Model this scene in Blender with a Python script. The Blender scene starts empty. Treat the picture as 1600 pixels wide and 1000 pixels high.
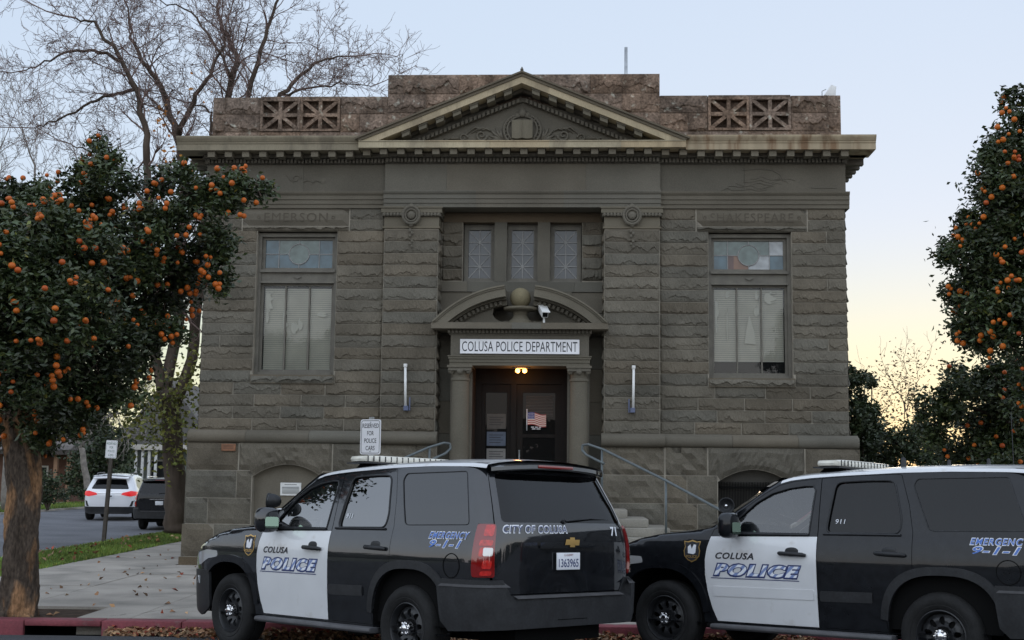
import bpy, bmesh, math, random
import numpy as np
from mathutils import Matrix, Vector, geometry
R = math.radians
SC = bpy.context.scene
COL = SC.collection
# ------------------------------------------------------------------ camera
cam_d = bpy.data.cameras.new('camera'); cam = bpy.data.objects.new('camera', cam_d); COL.objects.link(cam)
cam_d.sensor_width = 36.0; cam_d.lens = 45.0; cam_d.clip_end = 2000; cam_d.clip_start = 0.1
cam.matrix_world = Matrix.Translation((0, 0, 1.81)) @ Matrix.Rotation(R(90 + 6.9957), 4, 'X') @ Matrix.Rotation(R(0.678), 4, 'Z')
SC.camera = cam
# ------------------------------------------------------------------ world / sun
SUN_EL, SUN_AZ = 0.6, 20.0            # degrees; azimuth measured from +Y (view axis) towards +X
w = bpy.data.worlds.new('World'); SC.world = w; w.use_nodes = True
nt = w.node_tree; nt.nodes.clear()
sky = nt.nodes.new('ShaderNodeTexSky'); sky.sky_type = 'NISHITA'; sky.sun_disc = False
sky.sun_elevation = R(SUN_EL); sky.sun_rotation = R(SUN_AZ)
sky.air_density = 1.0; sky.dust_density = 0.3; sky.ozone_density = 1.5
gam = nt.nodes.new('ShaderNodeGamma'); gam.inputs['Gamma'].default_value = 0.14      # evens out the range of the twilight sky
gain = nt.nodes.new('ShaderNodeVectorMath'); gain.operation = 'MULTIPLY'; gain.inputs[1].default_value = (2.15, 2.45, 3.0)
bg = nt.nodes.new('ShaderNodeBackground'); bg.inputs['Strength'].default_value = 0.15
wo = nt.nodes.new('ShaderNodeOutputWorld')
flo = nt.nodes.new('ShaderNodeVectorMath'); flo.operation = 'ADD'; flo.inputs[1].default_value = (0.10, 0.12, 0.18)   # constant floor: keeps the horizon from going pure yellow
nt.links.new(sky.outputs[0], flo.inputs[0]); nt.links.new(flo.outputs[0], gam.inputs[0]); nt.links.new(gam.outputs[0], gain.inputs[0])
# sky behind the viewer brightened and warmed: added fill for facade and cars
tcw = nt.nodes.new('ShaderNodeTexCoord'); sep = nt.nodes.new('ShaderNodeSeparateXYZ'); nt.links.new(tcw.outputs['Generated'], sep.inputs[0])
mrw = nt.nodes.new('ShaderNodeMapRange'); mrw.interpolation_type = 'SMOOTHSTEP'; mrw.inputs['From Min'].default_value = 0.75; mrw.inputs['From Max'].default_value = -0.6
nt.links.new(sep.outputs['Y'], mrw.inputs['Value'])
mxw = nt.nodes.new('ShaderNodeMix'); mxw.data_type = 'RGBA'; mxw.inputs['A'].default_value = (1, 1, 1, 1); mxw.inputs['B'].default_value = (2.05, 1.92, 1.78, 1); nt.links.new(mrw.outputs[0], mxw.inputs['Factor'])
scl = nt.nodes.new('ShaderNodeVectorMath'); scl.operation = 'MULTIPLY'; lin = nt.nodes.new('ShaderNodeVectorMath'); lin.operation = 'MULTIPLY_ADD'; lin.inputs[1].default_value = (.115, .105, .0); nt.links.new(sky.outputs[0], lin.inputs[0]); nt.links.new(gain.outputs[0], lin.inputs[2])
# warm band low over the place where the sun will rise
def mrange(src, a, b):
    m_ = nt.nodes.new('ShaderNodeMapRange'); m_.interpolation_type = 'SMOOTHSTEP'; m_.inputs['From Min'].default_value = a; m_.inputs['From Max'].default_value = b; nt.links.new(src, m_.inputs['Value']); return m_.outputs[0]
gm_ = nt.nodes.new('ShaderNodeMath'); gm_.operation = 'MULTIPLY'; nt.links.new(mrange(sep.outputs['Z'], .21, .05), gm_.inputs[0]); nt.links.new(mrange(sep.outputs['Y'], .4, .95), gm_.inputs[1])
glo = nt.nodes.new('ShaderNodeMix'); glo.data_type = 'RGBA'; glo.inputs['A'].default_value = (1, 1, 1, 1); glo.inputs['B'].default_value = (1.13, 1.07, .73, 1); nt.links.new(gm_.outputs[0], glo.inputs['Factor'])
wrm = nt.nodes.new('ShaderNodeVectorMath'); wrm.operation = 'MULTIPLY'; nt.links.new(lin.outputs[0], wrm.inputs[0]); nt.links.new(glo.outputs['Result'], wrm.inputs[1])
nt.links.new(wrm.outputs[0], scl.inputs[0]); nt.links.new(mxw.outputs['Result'], scl.inputs[1])
nt.links.new(scl.outputs[0], bg.inputs['Color'])
nt.links.new(bg.outputs[0], wo.inputs['Surface'])
sd = bpy.data.lights.new('sun', 'SUN'); sd.energy = 0.25; sd.angle = R(12); sd.color = (1.0, 0.82, 0.6)
so = bpy.data.objects.new('sun', sd); COL.objects.link(so)
so.rotation_euler = (R(90 - SUN_EL), 0, R(180 - SUN_AZ))
so.location = (0, 60, 30)
SC.view_settings.view_transform = 'Standard'; SC.view_settings.look = 'None'
SC.view_settings.exposure = 1.0; SC.view_settings.gamma = 1.0
SC.cycles.max_bounces = 8; SC.cycles.transparent_max_bounces = 12
# ------------------------------------------------------------------ helpers
def new_mesh(name, V, F, mats, parent=None, smooth=False, mi=None, tint=None, normals=None, loc=None):
    me = bpy.data.meshes.new(name)
    V = np.asarray(V, dtype=np.float32)
    if isinstance(F, np.ndarray):
        n, k = F.shape
        me.vertices.add(len(V)); me.vertices.foreach_set('co', V.ravel())
        me.loops.add(n * k); me.loops.foreach_set('vertex_index', F.ravel().astype(np.int32))
        me.polygons.add(n); me.polygons.foreach_set('loop_start', np.arange(0, n * k, k, dtype=np.int32))
        me.update(calc_edges=True)
    else:
        me.from_pydata([tuple(map(float, v)) for v in V], [], F)
    if not isinstance(mats, (list, tuple)): mats = [mats]
    for m in mats: me.materials.append(m)
    if mi is not None: me.polygons.foreach_set('material_index', np.asarray(mi, dtype=np.int32))
    if smooth: me.polygons.foreach_set('use_smooth', np.ones(len(me.polygons), dtype=bool))
    if tint is not None:
        at = me.color_attributes.new('tint', 'FLOAT_COLOR', 'POINT')
        t = np.ones((len(V), 4), dtype=np.float32); t[:, :3] = tint
        at.data.foreach_set('color', t.ravel())
    me.validate()
    if normals is not None: me.normals_split_custom_set_from_vertices([tuple(map(float, n)) for n in normals])
    o = bpy.data.objects.new(name, me); COL.objects.link(o)
    if parent is not None: o.parent = parent
    if loc is not None: o.location = loc
    return o
def tag(o, label=None, cat=None, group=None, kind=None):
    if label: o['label'] = label
    if cat: o['category'] = cat
    if group: o['group'] = group
    if kind: o['kind'] = kind
    return o
def thing(name, label, cat, loc=(0, 0, 0), rotz=0.0, group=None):
    o = bpy.data.objects.new(name, None); COL.objects.link(o)
    o.empty_display_size = 0.2
    o.location = loc; o.rotation_euler = (0, 0, rotz)
    return tag(o, label, cat, group)
def copy_tree(o, parent=None):
    c = o.copy(); COL.objects.link(c)
    if parent is not None: c.parent = parent
    for ch in o.children: copy_tree(ch, c)
    return c
class MB:
    def __init__(s): s.V = []; s.F = []; s.mi = []; s.t = []; s.m = 0; s.tc = (1, 1, 1)
    def add(s, V, F, tint=None):
        b = len(s.V); s.V.extend([tuple(map(float, v)) for v in V]); s.F.extend([tuple(i + b for i in f) for f in F])
        s.mi.extend([s.m] * len(F)); s.t.extend([tint or s.tc] * len(V))
    def box(s, x0, x1, y0, y1, z0, z1, tint=None, T=None):
        x0, x1 = min(x0, x1), max(x0, x1); y0, y1 = min(y0, y1), max(y0, y1); z0, z1 = min(z0, z1), max(z0, z1)
        V = [(x0, y0, z0), (x1, y0, z0), (x1, y1, z0), (x0, y1, z0), (x0, y0, z1), (x1, y0, z1), (x1, y1, z1), (x0, y1, z1)]
        if T: V = [T(*v) for v in V]
        s.add(V, [(0, 3, 2, 1), (4, 5, 6, 7), (0, 1, 5, 4), (1, 2, 6, 5), (2, 3, 7, 6), (3, 0, 4, 7)], tint)
    def prism(s, poly, f, a, b, tint=None):
        """poly: 2-D points; f(u,v,w)->3-D; extruded w from a to b"""
        n = len(poly)
        V = [f(u, v, a) for u, v in poly] + [f(u, v, b) for u, v in poly]
        s.add(V, [tuple(range(n - 1, -1, -1)), tuple(range(n, 2 * n))] + [(i, (i + 1) % n, n + (i + 1) % n, n + i) for i in range(n)], tint)
    def extx(s, prof, x0, x1, tint=None): s.prism(prof, lambda u, v, w: (w, u, v), x0, x1, tint)
    def exty(s, poly, y0, y1, tint=None): s.prism(poly, lambda u, v, w: (u, w, v), y0, y1, tint)
    def tube(s, pts, rad, n=8, tint=None, caps=True):
        pts = [Vector(p) for p in pts]; m = len(pts)
        if not hasattr(rad, '__len__'): rad = [rad] * m
        V = []; prev = None
        for i in range(m):
            d = (pts[min(i + 1, m - 1)] - pts[max(i - 1, 0)]).normalized()
            if prev is None:
                u = d.cross(Vector((0, 0, 1)))
                if u.length < 1e-3: u = d.cross(Vector((1, 0, 0)))
            else:
                u = prev - d * prev.dot(d)
                if u.length < 1e-4: u = d.cross(Vector((0.3, 0.5, 1)))
            u.normalize(); v = d.cross(u); prev = u
            for k in range(n):
                a = 2 * math.pi * k / n
                V.append(pts[i] + (u * math.cos(a) + v * math.sin(a)) * rad[i])
        F = [(i * n + k, i * n + (k + 1) % n, (i + 1) * n + (k + 1) % n, (i + 1) * n + k) for i in range(m - 1) for k in range(n)]
        if caps: F += [tuple(range(n - 1, -1, -1)), tuple(range((m - 1) * n, m * n))]
        s.add(V, F, tint)
    def lathe(s, prof, f, n=24, tint=None, close=True):
        """prof: (r, h) list; f(x,y,h)->3-D"""
        m = len(prof); V = []
        for r, h in prof:
            for k in range(n):
                a = 2 * math.pi * k / n; V.append(f(r * math.cos(a), r * math.sin(a), h))
        F = [(i * n + k, i * n + (k + 1) % n, (i + 1) * n + (k + 1) % n, (i + 1) * n + k) for i in range(m - 1) for k in range(n)]
        if close: F += [tuple(range(n - 1, -1, -1)), tuple(range((m - 1) * n, m * n))]
        s.add(V, F, tint)
    def ball(s, c, r, n=16, m=10, sx=1, sy=1, sz=1, tint=None):
        V = []; F = []
        for i in range(m + 1):
            th = math.pi * i / m
            for k in range(n):
                a = 2 * math.pi * k / n
                V.append((c[0] + sx * r * math.sin(th) * math.cos(a), c[1] + sy * r * math.sin(th) * math.sin(a), c[2] + sz * r * math.cos(th)))
        for i in range(m):
            for k in range(n):
                F.append((i * n + k, (i + 1) * n + k, (i + 1) * n + (k + 1) % n, i * n + (k + 1) % n))
        s.add(V, F, tint)
    def grid(s, P, tint=None):
        m = len(P); n = len(P[0]); V = [p for row in P for p in row]
        s.add(V, [(i * n + k, i * n + k + 1, (i + 1) * n + k + 1, (i + 1) * n + k) for i in range(m - 1) for k in range(n - 1)], tint)
    def build(s, name, mats, parent=None, smooth=False, **kw):
        return new_mesh(name, s.V, s.F, mats, parent, smooth, s.mi if isinstance(mats, (list, tuple)) else None, np.array(s.t, dtype=np.float32).reshape(-1, 3), **kw)
def autosmooth(o, ang=35):
    me = o.data
    me.polygons.foreach_set('use_smooth', np.ones(len(me.polygons), dtype=bool))
    bm = bmesh.new(); bm.from_mesh(me); a = R(ang)
    for e in bm.edges:
        if len(e.link_faces) != 2 or e.calc_face_angle(4) > a: e.smooth = False
    bm.to_mesh(me); bm.free(); return o
def bevel(o, wd=0.01, seg=2, ang=30):
    bm = bmesh.new(); bm.from_mesh(o.data)
    bmesh.ops.recalc_face_normals(bm, faces=bm.faces)
    es = [e for e in bm.edges if len(e.link_faces) == 2 and e.calc_face_angle(0) > R(ang)]
    bmesh.ops.bevel(bm, geom=es, offset=wd, segments=seg, affect='EDGES', profile=0.5)
    bm.to_mesh(o.data); bm.free(); return autosmooth(o, 40)
def fixn(o):
    bm = bmesh.new(); bm.from_mesh(o.data); bmesh.ops.recalc_face_normals(bm, faces=bm.faces); bm.to_mesh(o.data); bm.free(); return o
def text_mesh(txt, size=1.0, shear=0.0, bold=0.0, sx=1.0, align='CENTER', extrude=0.0, spacing=1.0, res=3):
    """returns verts (n,3) in the text plane (x right, y up) and faces"""
    cu = bpy.data.curves.new('lettering', 'FONT'); cu.body = txt; cu.size = size; cu.shear = shear; cu.offset = bold
    cu.align_x = align; cu.align_y = 'CENTER'; cu.extrude = extrude; cu.space_character = spacing; cu.resolution_u = res
    o = bpy.data.objects.new('lettering', cu); COL.objects.link(o)
    dg = bpy.context.evaluated_depsgraph_get(); me = bpy.data.meshes.new_from_object(o.evaluated_get(dg))
    V = np.array([v.co[:] for v in me.vertices]).reshape(-1, 3); F = [tuple(p.vertices) for p in me.polygons]
    V[:, 0] *= sx
    bpy.data.objects.remove(o); bpy.data.curves.remove(cu); bpy.data.meshes.remove(me)
    return V, F
def fit_text(txt, w, h, **kw):
    """text scaled to exactly w x h, centred on 0"""
    V, F = text_mesh(txt, **kw)
    lo = V.min(0); hi = V.max(0)
    V[:, 0] = (V[:, 0] - (lo[0] + hi[0]) / 2) * w / (hi[0] - lo[0]); V[:, 1] = (V[:, 1] - (lo[1] + hi[1]) / 2) * h / (hi[1] - lo[1])
    return V, F
# ------------------------------------------------------------------ materials
def N(nt, t, **kw):
    n = nt.nodes.new(t)
    for k, v in kw.items(): setattr(n, k, v)
    return n
def mat(name, col, rough=0.6, metal=0.0, spec=0.5, var=0.0, vscale=3.0, fvar=0.0, fscale=40.0, bump=0.0, bscale=60.0, tint=False, coat=0.0,
        col2=None, c2scale=1.5, c2lo=0.5, c2hi=0.62, rvar=0.0, stretch=(1, 1, 1)):
    m = bpy.data.materials.new(name); m.use_nodes = True; nt = m.node_tree; L = nt.links.new
    b = nt.nodes['Principled BSDF']; b.inputs['Roughness'].default_value = rough; b.inputs['Metallic'].default_value = metal
    b.inputs['Specular IOR Level'].default_value = spec; b.inputs['Base Color'].default_value = (*col, 1)
    b.inputs['Coat Weight'].default_value = coat; b.inputs['Coat Roughness'].default_value = 0.04
    tc = N(nt, 'ShaderNodeTexCoord'); mp = N(nt, 'ShaderNodeMapping'); mp.inputs['Scale'].default_value = stretch
    L(tc.outputs['Object'], mp.inputs[0]); src = mp.outputs[0]
    rgb = N(nt, 'ShaderNodeRGB'); rgb.outputs[0].default_value = (*col, 1); cur = rgb.outputs[0]
    def noise(sc, det=5):
        n = N(nt, 'ShaderNodeTexNoise'); n.inputs['Scale'].default_value = sc; n.inputs['Detail'].default_value = det; L(src, n.inputs['Vector']); return n.outputs['Fac']
    def mul(c, fac, lo, hi):
        mr = N(nt, 'ShaderNodeMapRange'); mr.inputs['From Min'].default_value = 0.3; mr.inputs['From Max'].default_value = 0.7
        mr.inputs['To Min'].default_value = lo; mr.inputs['To Max'].default_value = hi; L(fac, mr.inputs['Value'])
        mx = N(nt, 'ShaderNodeVectorMath', operation='SCALE'); L(c, mx.inputs[0]); L(mr.outputs[0], mx.inputs['Scale']); return mx.outputs[0]
    if col2 is not None:
        r = N(nt, 'ShaderNodeMapRange'); r.inputs['From Min'].default_value = c2lo; r.inputs['From Max'].default_value = c2hi; L(noise(c2scale, 8), r.inputs['Value'])
        mx = N(nt, 'ShaderNodeMix', data_type='RGBA'); L(r.outputs[0], mx.inputs['Factor']); L(cur, mx.inputs['A']); mx.inputs['B'].default_value = (*col2, 1); cur = mx.outputs['Result']
    if var: cur = mul(cur, noise(vscale), 1 - var, 1 + var)
    if fvar: cur = mul(cur, noise(fscale, 3), 1 - fvar, 1 + fvar)
    if tint:
        a = N(nt, 'ShaderNodeAttribute', attribute_name='tint'); mx = N(nt, 'ShaderNodeVectorMath', operation='MULTIPLY'); L(cur, mx.inputs[0]); L(a.outputs['Color'], mx.inputs[1]); cur = mx.outputs[0]
    L(cur, b.inputs['Base Color'])
    if rvar:
        mr = N(nt, 'ShaderNodeMapRange'); mr.inputs['From Min'].default_value = .3; mr.inputs['From Max'].default_value = .7
        mr.inputs['To Min'].default_value = max(0, rough - rvar); mr.inputs['To Max'].default_value = rough + rvar; L(noise(vscale), mr.inputs['Value']); L(mr.outputs[0], b.inputs['Roughness'])
    if bump:
        bp = N(nt, 'ShaderNodeBump'); bp.inputs['Strength'].default_value = bump; bp.inputs['Distance'].default_value = 0.02; L(noise(bscale, 6), bp.inputs['Height']); L(bp.outputs[0], b.inputs['Normal'])
    return m
def glass(name, tintc=(0.02, 0.025, 0.03), refl=1.0, see=0.5, rough=0.0, ior=1.5):
    """window glass: tinted see-through under a mirror reflection that follows Fresnel"""
    m = bpy.data.materials.new(name); m.use_nodes = True; nt = m.node_tree; nt.nodes.clear(); L = nt.links.new
    out = N(nt, 'ShaderNodeOutputMaterial'); tr = N(nt, 'ShaderNodeBsdfTransparent'); tr.inputs[0].default_value = (see, see * 1.02, see * 1.02, 1)
    df = N(nt, 'ShaderNodeBsdfDiffuse'); df.inputs[0].default_value = (*tintc, 1)
    ad = N(nt, 'ShaderNodeMixShader'); ad.inputs[0].default_value = 0.12 if see > 0.02 else 1.0; L(tr.outputs[0], ad.inputs[1]); L(df.outputs[0], ad.inputs[2])
    gl = N(nt, 'ShaderNodeBsdfGlossy'); gl.inputs['Roughness'].default_value = rough; gl.inputs['Color'].default_value = (refl, refl, refl, 1)
    fr = N(nt, 'ShaderNodeFresnel'); fr.inputs['IOR'].default_value = ior
    mx = N(nt, 'ShaderNodeMixShader'); L(fr.outputs[0], mx.inputs[0]); L(ad.outputs[0], mx.inputs[1]); L(gl.outputs[0], mx.inputs[2]); L(mx.outputs[0], out.inputs[0])
    return m
M = {}
M['stone'] = mat('grey_sandstone', (0.128, 0.114, 0.089), 0.92, spec=0.2, var=0.22, vscale=1.3, fvar=0.2, fscale=45, bump=0.5, bscale=70, tint=True)
M['stone_smooth'] = mat('dressed_sandstone', (0.129, 0.117, 0.093), 0.9, spec=0.2, var=0.16, vscale=0.9, fvar=0.14, fscale=70, bump=0.22, bscale=110, tint=True)
M['stone_tan'] = mat('tan_cornice_stone', (0.41, 0.34, 0.225), 0.85, spec=0.2, var=0.18, vscale=1.2, fvar=0.1, fscale=50, bump=0.15, bscale=80, tint=True, col2=(0.28, 0.23, 0.155), c2scale=2.5, stretch=(1, 1, .3))
M['stone_rust'] = mat('rust_streaked_stone', (0.36, 0.295, 0.20), 0.85, spec=0.2, var=0.2, vscale=3.0, bump=0.15, bscale=80, tint=True, col2=(0.19, 0.12, 0.07), c2scale=3.5, c2lo=.5, c2hi=.66, stretch=(1.4, 1.4, .12))
M['stone_red'] = mat('reddish_parapet_stone', (0.165, 0.120, 0.090), 0.95, spec=0.15, var=0.5, vscale=2.6, fvar=0.45, fscale=22, bump=0.8, bscale=40, tint=True, col2=(0.34, 0.31, 0.25), c2scale=7.0, c2lo=.6, c2hi=.7)
M['mortar'] = mat('pale_mortar', (0.27, 0.245, 0.20), 0.95, spec=0.1, var=0.2, vscale=4)
M['door_wood'] = mat('dark_stained_wood', (0.012, 0.0095, 0.008), 0.5, spec=.15, var=0.3, vscale=6, stretch=(1, 1, .2))
M['frame_paint'] = mat('greyish_window_paint', (0.125, 0.115, 0.092), 0.6, var=0.2, vscale=5, fvar=.1)
M['lead'] = mat('lead_came', (0.25, 0.25, 0.24), 0.5, var=.2, vscale=20)
M['win_glass'] = glass('window_glass', (0.05, 0.055, 0.055), 1.0, 0.9)
M['door_pane'] = glass('dark_door_glass', (0.012, 0.012, 0.012), .8, 0.0, ior=1.3)
M['dull_glass'] = glass('leaded_casement_glass', (0.075, 0.082, 0.09), 1.0, 0.0, rough=.08)
M['dark_glass'] = glass('dark_window_glass', (0.03, 0.033, 0.035), 1.0, 0.0)
M['white_paint'] = mat('white_paint', (0.75, 0.75, 0.73), 0.5, var=.08, vscale=6)
M['sign_white'] = mat('white_sign_sheet', (0.82, 0.82, 0.84), 0.45, var=.06, vscale=6)
M['black_ink'] = mat('black_lettering', (0.02, 0.02, 0.025), 0.6)
M['steel'] = mat('galvanised_steel', (0.42, 0.44, 0.45), 0.42, metal=0.8, var=.2, vscale=9)
M['rail'] = mat('grey_painted_rail', (0.12, 0.14, 0.145), 0.5, metal=0.3, var=.15, vscale=9)
M['concrete'] = mat('concrete_paving', (0.34, 0.31, 0.27), 0.9, spec=.25, var=0.16, vscale=0.8, fvar=0.12, fscale=60, bump=0.25, bscale=90, col2=(.17, .16, .14), c2scale=1.1, c2lo=.46, c2hi=.78)
M['step_stone'] = mat('worn_step_stone', (0.26, 0.245, 0.21), 0.9, spec=.2, var=.15, vscale=2, fvar=.1, bump=.2, bscale=70)
M['kerb_red'] = mat('red_painted_kerb', (0.20, 0.045, 0.055), 0.75, var=0.3, vscale=2.5, fvar=.15, fscale=30, bump=.3, bscale=50, col2=(.16, .12, .11), c2scale=4, c2lo=.58, c2hi=.7)
M['asphalt'] = mat('asphalt', (0.055, 0.056, 0.060), 0.9, spec=.3, var=.25, vscale=.7, fvar=.35, fscale=120, bump=.5, bscale=160)
M['asphalt_side'] = mat('worn_asphalt', (0.115, 0.118, 0.128), 0.9, spec=.3, var=.25, vscale=.5, fvar=.3, fscale=60, bump=.4, bscale=90)
M['soil'] = mat('dark_soil', (0.06, 0.042, 0.03), 0.95, spec=.1, var=.4, vscale=6, bump=.8, bscale=40)
M['dark'] = mat('unlit_void', (0.006, 0.006, 0.006), 0.9, spec=.1)
# ================================================================== police station
BX, BY, BZ, BB = 0.1676, 25.0, 0.05, R(3.0165)
def bpt(lx, ly, lz): return (BX + lx * math.cos(BB) + ly * math.sin(BB), BY - lx * math.sin(BB) + ly * math.cos(BB), BZ + lz)
station = thing('police_station', 'grey sandstone police station with reddish parapet, triangular pediment and arched doorway', 'building', (BX, BY, BZ), -BB)
rng = np.random.default_rng(7)
def stint(r=0.13, base=1.0):
    k = base * (1 + rng.uniform(-r, r)); h = rng.uniform(-.05, .05)
    return (k * (1 + h), k, k * (1 - h))
def stone(mb, x0, x1, z0, z1, P, D=0.024, te=None, step=0.032, tint=None, g=0.007):
    """one rock-faced block: smooth sloping top, jagged broken ledge, recessed joint"""
    x0 += g; x1 -= g; z0 += g * .6; z1 -= g * .6
    nx = max(4, int((x1 - x0) / step) + 1); h = z1 - z0
    if te is None: te = rng.choice([.10, .16, .24, .34, .46], p=[.28, .28, .22, .14, .08])
    k = max(2, int((x1 - x0) / .11)); ctrl = np.clip(te + rng.normal(0, .13, k + 1), .07, .7)
    xs = np.linspace(0, 1, nx); tev = np.interp(xs, np.linspace(0, 1, k + 1), ctrl) + rng.normal(0, .055, nx); tev = np.clip(tev, .06, .8)
    dn = np.interp(xs, np.linspace(0, 1, k + 1), rng.uniform(.3, 1.35, k + 1))
    rows = []
    for fn in (lambda a, d: (1.0, 0.0), lambda a, d: (.965, .012), lambda a, d: (a + (1 - a) * .62, .014 + d * .30), lambda a, d: (a + (1 - a) * .28, .014 + d * .68),
               lambda a, d: (a + .04, d * .97 + .012), lambda a, d: (a, d + .008), lambda a, d: (a - .05, d * .5 + .008), lambda a, d: (a * .55, d * .34 + .012), lambda a, d: (.035, .012), lambda a, d: (0.0, 0.0)):
        row = []
        for i in range(nx):
            t, d = fn(tev[i], dn[i] * D)
            e = min(xs[i], 1 - xs[i]) * (x1 - x0)
            if e < .001: d *= .15
            d += (rng.normal(0, .0035) if .05 < t < .95 else 0)
            row.append(P(x0 + (x1 - x0) * xs[i], d, z0 + h * t))
        rows.append(row)
    mb.grid(rows, tint or stint())
def flatblock(mb, x0, x1, z0, z1, P, D=0.03, step=0.09, tint=None, g=.005, rough=.012):
    """pitch-faced larger block with gently uneven face"""
    x0 += g; x1 -= g; z0 += g; z1 -= g
    nx = max(4, int((x1 - x0) / step) + 1); nz = max(4, int((z1 - z0) / step) + 1)
    c = rng.normal(0, 1, (nz // 2 + 3, nx // 2 + 3)); rows = []
    for j in range(nz):
        row = []
        for i in range(nx):
            u, v = i / (nx - 1), j / (nz - 1); e = min(u, 1 - u) * (x1 - x0); ez = min(v, 1 - v) * (z1 - z0); q = min(e, ez)
            d = 0.0 if q < 1e-4 else D + rough * (c[j // 2, i // 2] * .7 + rng.normal(0, .5))
            row.append(P(x0 + (x1 - x0) * u, max(d, 0), z0 + (z1 - z0) * v))
        rows.append(row[::1])
    mb.grid(rows[::-1], tint or stint(.1))
def front(y): return lambda x, d, z: (x, y - d, z)
CZ0, CH, NC = 2.617, 0.2347, 17
WX0, WX1, WZ0, WZ1 = 3.68, 5.30, 3.72, 6.606
wall = MB(); back = 0
DEPTH = 14.0
# backing (mortar) -------------------------------------------------------------
wall.m = 1
for s in (-1, 1):
    def bx(a, b, *r): wall.box(s * a, s * b, *r)
    bx(2.70, WX0, 0, .45, 2.5, 7.06); bx(WX1, 6.345, 0, .45, 2.5, 7.06); bx(WX0, WX1, 0, .45, 2.5, WZ0 - .01); bx(WX0, WX1, 0, .45, WZ1, 7.06)
    bx(1.64, 2.72, -.12, .75, 2.5, 6.64)                                   # pilaster core
    bx(5.95, 6.344, .45, DEPTH, 0, 8.3)                                       # side wall core
    bx(1.2, 1.64, .40, .8, 5.65, 7.0)                                         # recess beside the small windows

wall.box(-6.3, 6.3, DEPTH - .4, DEPTH, 0, 8.3)
wall.m = 0
def course_x(a, b, k, wide=.9):
    """split a..b into blocks, staggered by course"""
    L = b - a; n = max(1, int(round(L / wide))); cuts = [a]
    for i in range(1, n): cuts.append(a + L * (i + (.22 if k % 2 else -.22)) / n + rng.uniform(-.05, .05))
    return cuts + [b]
for s in (-1, 1):
    P = front(0)
    def run(a, b, z0, z1, k, wide=.9, y=0, D=.024):
        c = course_x(a, b, k, wide)
        for i in range(len(c) - 1):
            q = sorted((s * c[i], s * c[i + 1])); stone(wall, q[0], q[1], z0, z1, front(y), D)
    for k in range(NC):
        z0 = CZ0 + k * CH; z1 = z0 + CH
        if z1 <= 3.60: run(2.73, 6.35, z0, z1, k, 1.0)
        else:
            if z0 < 3.70:
                run(2.73, 3.66, z0, z1, k, 2); run(5.34, 6.35, z0, z1, k, 2)
            else:
                run(2.73, WX0, z0, z1, k, 2)
                if k in (7, 12, 16): run(WX1, 5.98, z0, z1, k, 2); run(5.98, 6.35, z0, z1, k, 2)
                else: run(WX1, 6.35, z0, z1, k, 2)
        run(1.64, 2.72, z0, z1, k, 3, -.12)                                   # pilaster blocks
        # pilaster inner reveal and outer building side
        if z0 >= 5.64 and z1 <= 6.87: run(1.20, 1.62, z0, z1, k, 2, .40, .05)
    run(1.20, 1.62, 6.606, 6.86, 3, 2, .40, .03)
    # reveals of the pilasters facing the doorway
    for k in range(NC):
        z0 = CZ0 + k * CH
        if s < 0: stone(wall, -.12, .42, z0, z0 + CH, lambda x, d, z: (-1.64 + d, x, z), .03)
        else: stone(wall, -.42, .12, z0, z0 + CH, lambda x, d, z: (1.64 - d, -x, z), .03)
    # top zone beside and over the window
    for k, (z0, z1) in enumerate(((6.606, 6.834), (6.834, 7.06))):
        run(2.73, 3.44, z0, z1, k, 2); run(5.62, 6.35, z0, z1, k, .6)
    # side walls of the building
    for k in range(NC + 2):
        z0 = CZ0 + k * CH
        for j in range(12):
            a = .0 + j * 1.17 + (.3 if k % 2 and j else 0); b = (j + 1) * 1.17 + (.3 if k % 2 and j < 11 else 0)
            if s > 0: stone(wall, a, b, z0, z0 + CH, lambda x, d, z: (6.35 + d, x, z), .05, step=.14)
            else: stone(wall, -b, -a, z0, z0 + CH, lambda x, d, z: (-6.35 - d, -x, z), .05, step=.14)
# recessed centre wall (smooth dressed blocks)
wall.build('wall', [M['stone'], M['mortar']], station)
dress = MB()
def db(*a): dress.box(*a, tint=stint(.09))
for s in (-1, 1):
    for z0, z1 in ((1.3, 1.95), (1.95, 2.6), (2.6, 3.25), (3.25, 3.9), (3.9, 4.55), (4.55, 5.02), (5.02, 5.44)):
        db(s * .93, s * 1.639, .40 + rng.uniform(-.004, .004), .8, z0 + .004, z1 - .004)
    if s == -1: dress_c = dress
    dress = MB()
    # lettering lintel over the big window: smooth face, broken lower edge
    xa, xb = sorted((s * 3.45, s * 5.61))
    flatblock(dress, xa, xb, 6.70, 7.055, front(0), .045, .12, stint(.04), rough=.003)
    stone(dress, xa, xb, 6.60, 6.70, front(0), .06, .5)
    dress.build('window_lintel', M['stone_smooth'], station); dress = dress_c
db(-.92, .92, .40, .8, 3.95, 4.55); db(-.92, .92, .402, .8, 4.554, 5.02); db(-.92, .92, .40, .8, 5.024, 5.44)
for a, b in ((-1.635, -1.1), (-1.096, 1.05), (1.054, 1.635)): db(a, b, .37, .8, 5.445, 5.645)
for a, b in ((-.56, -.31), (.31, .56)): db(a, b, .375, .8, 5.648, 6.86)
dress.box(-1.635, 1.635, .38, .8, 6.862, 7.058, tint=(1.0, .86, .74))
dress.build('centre_wall', M['stone_smooth'], station)
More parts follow.
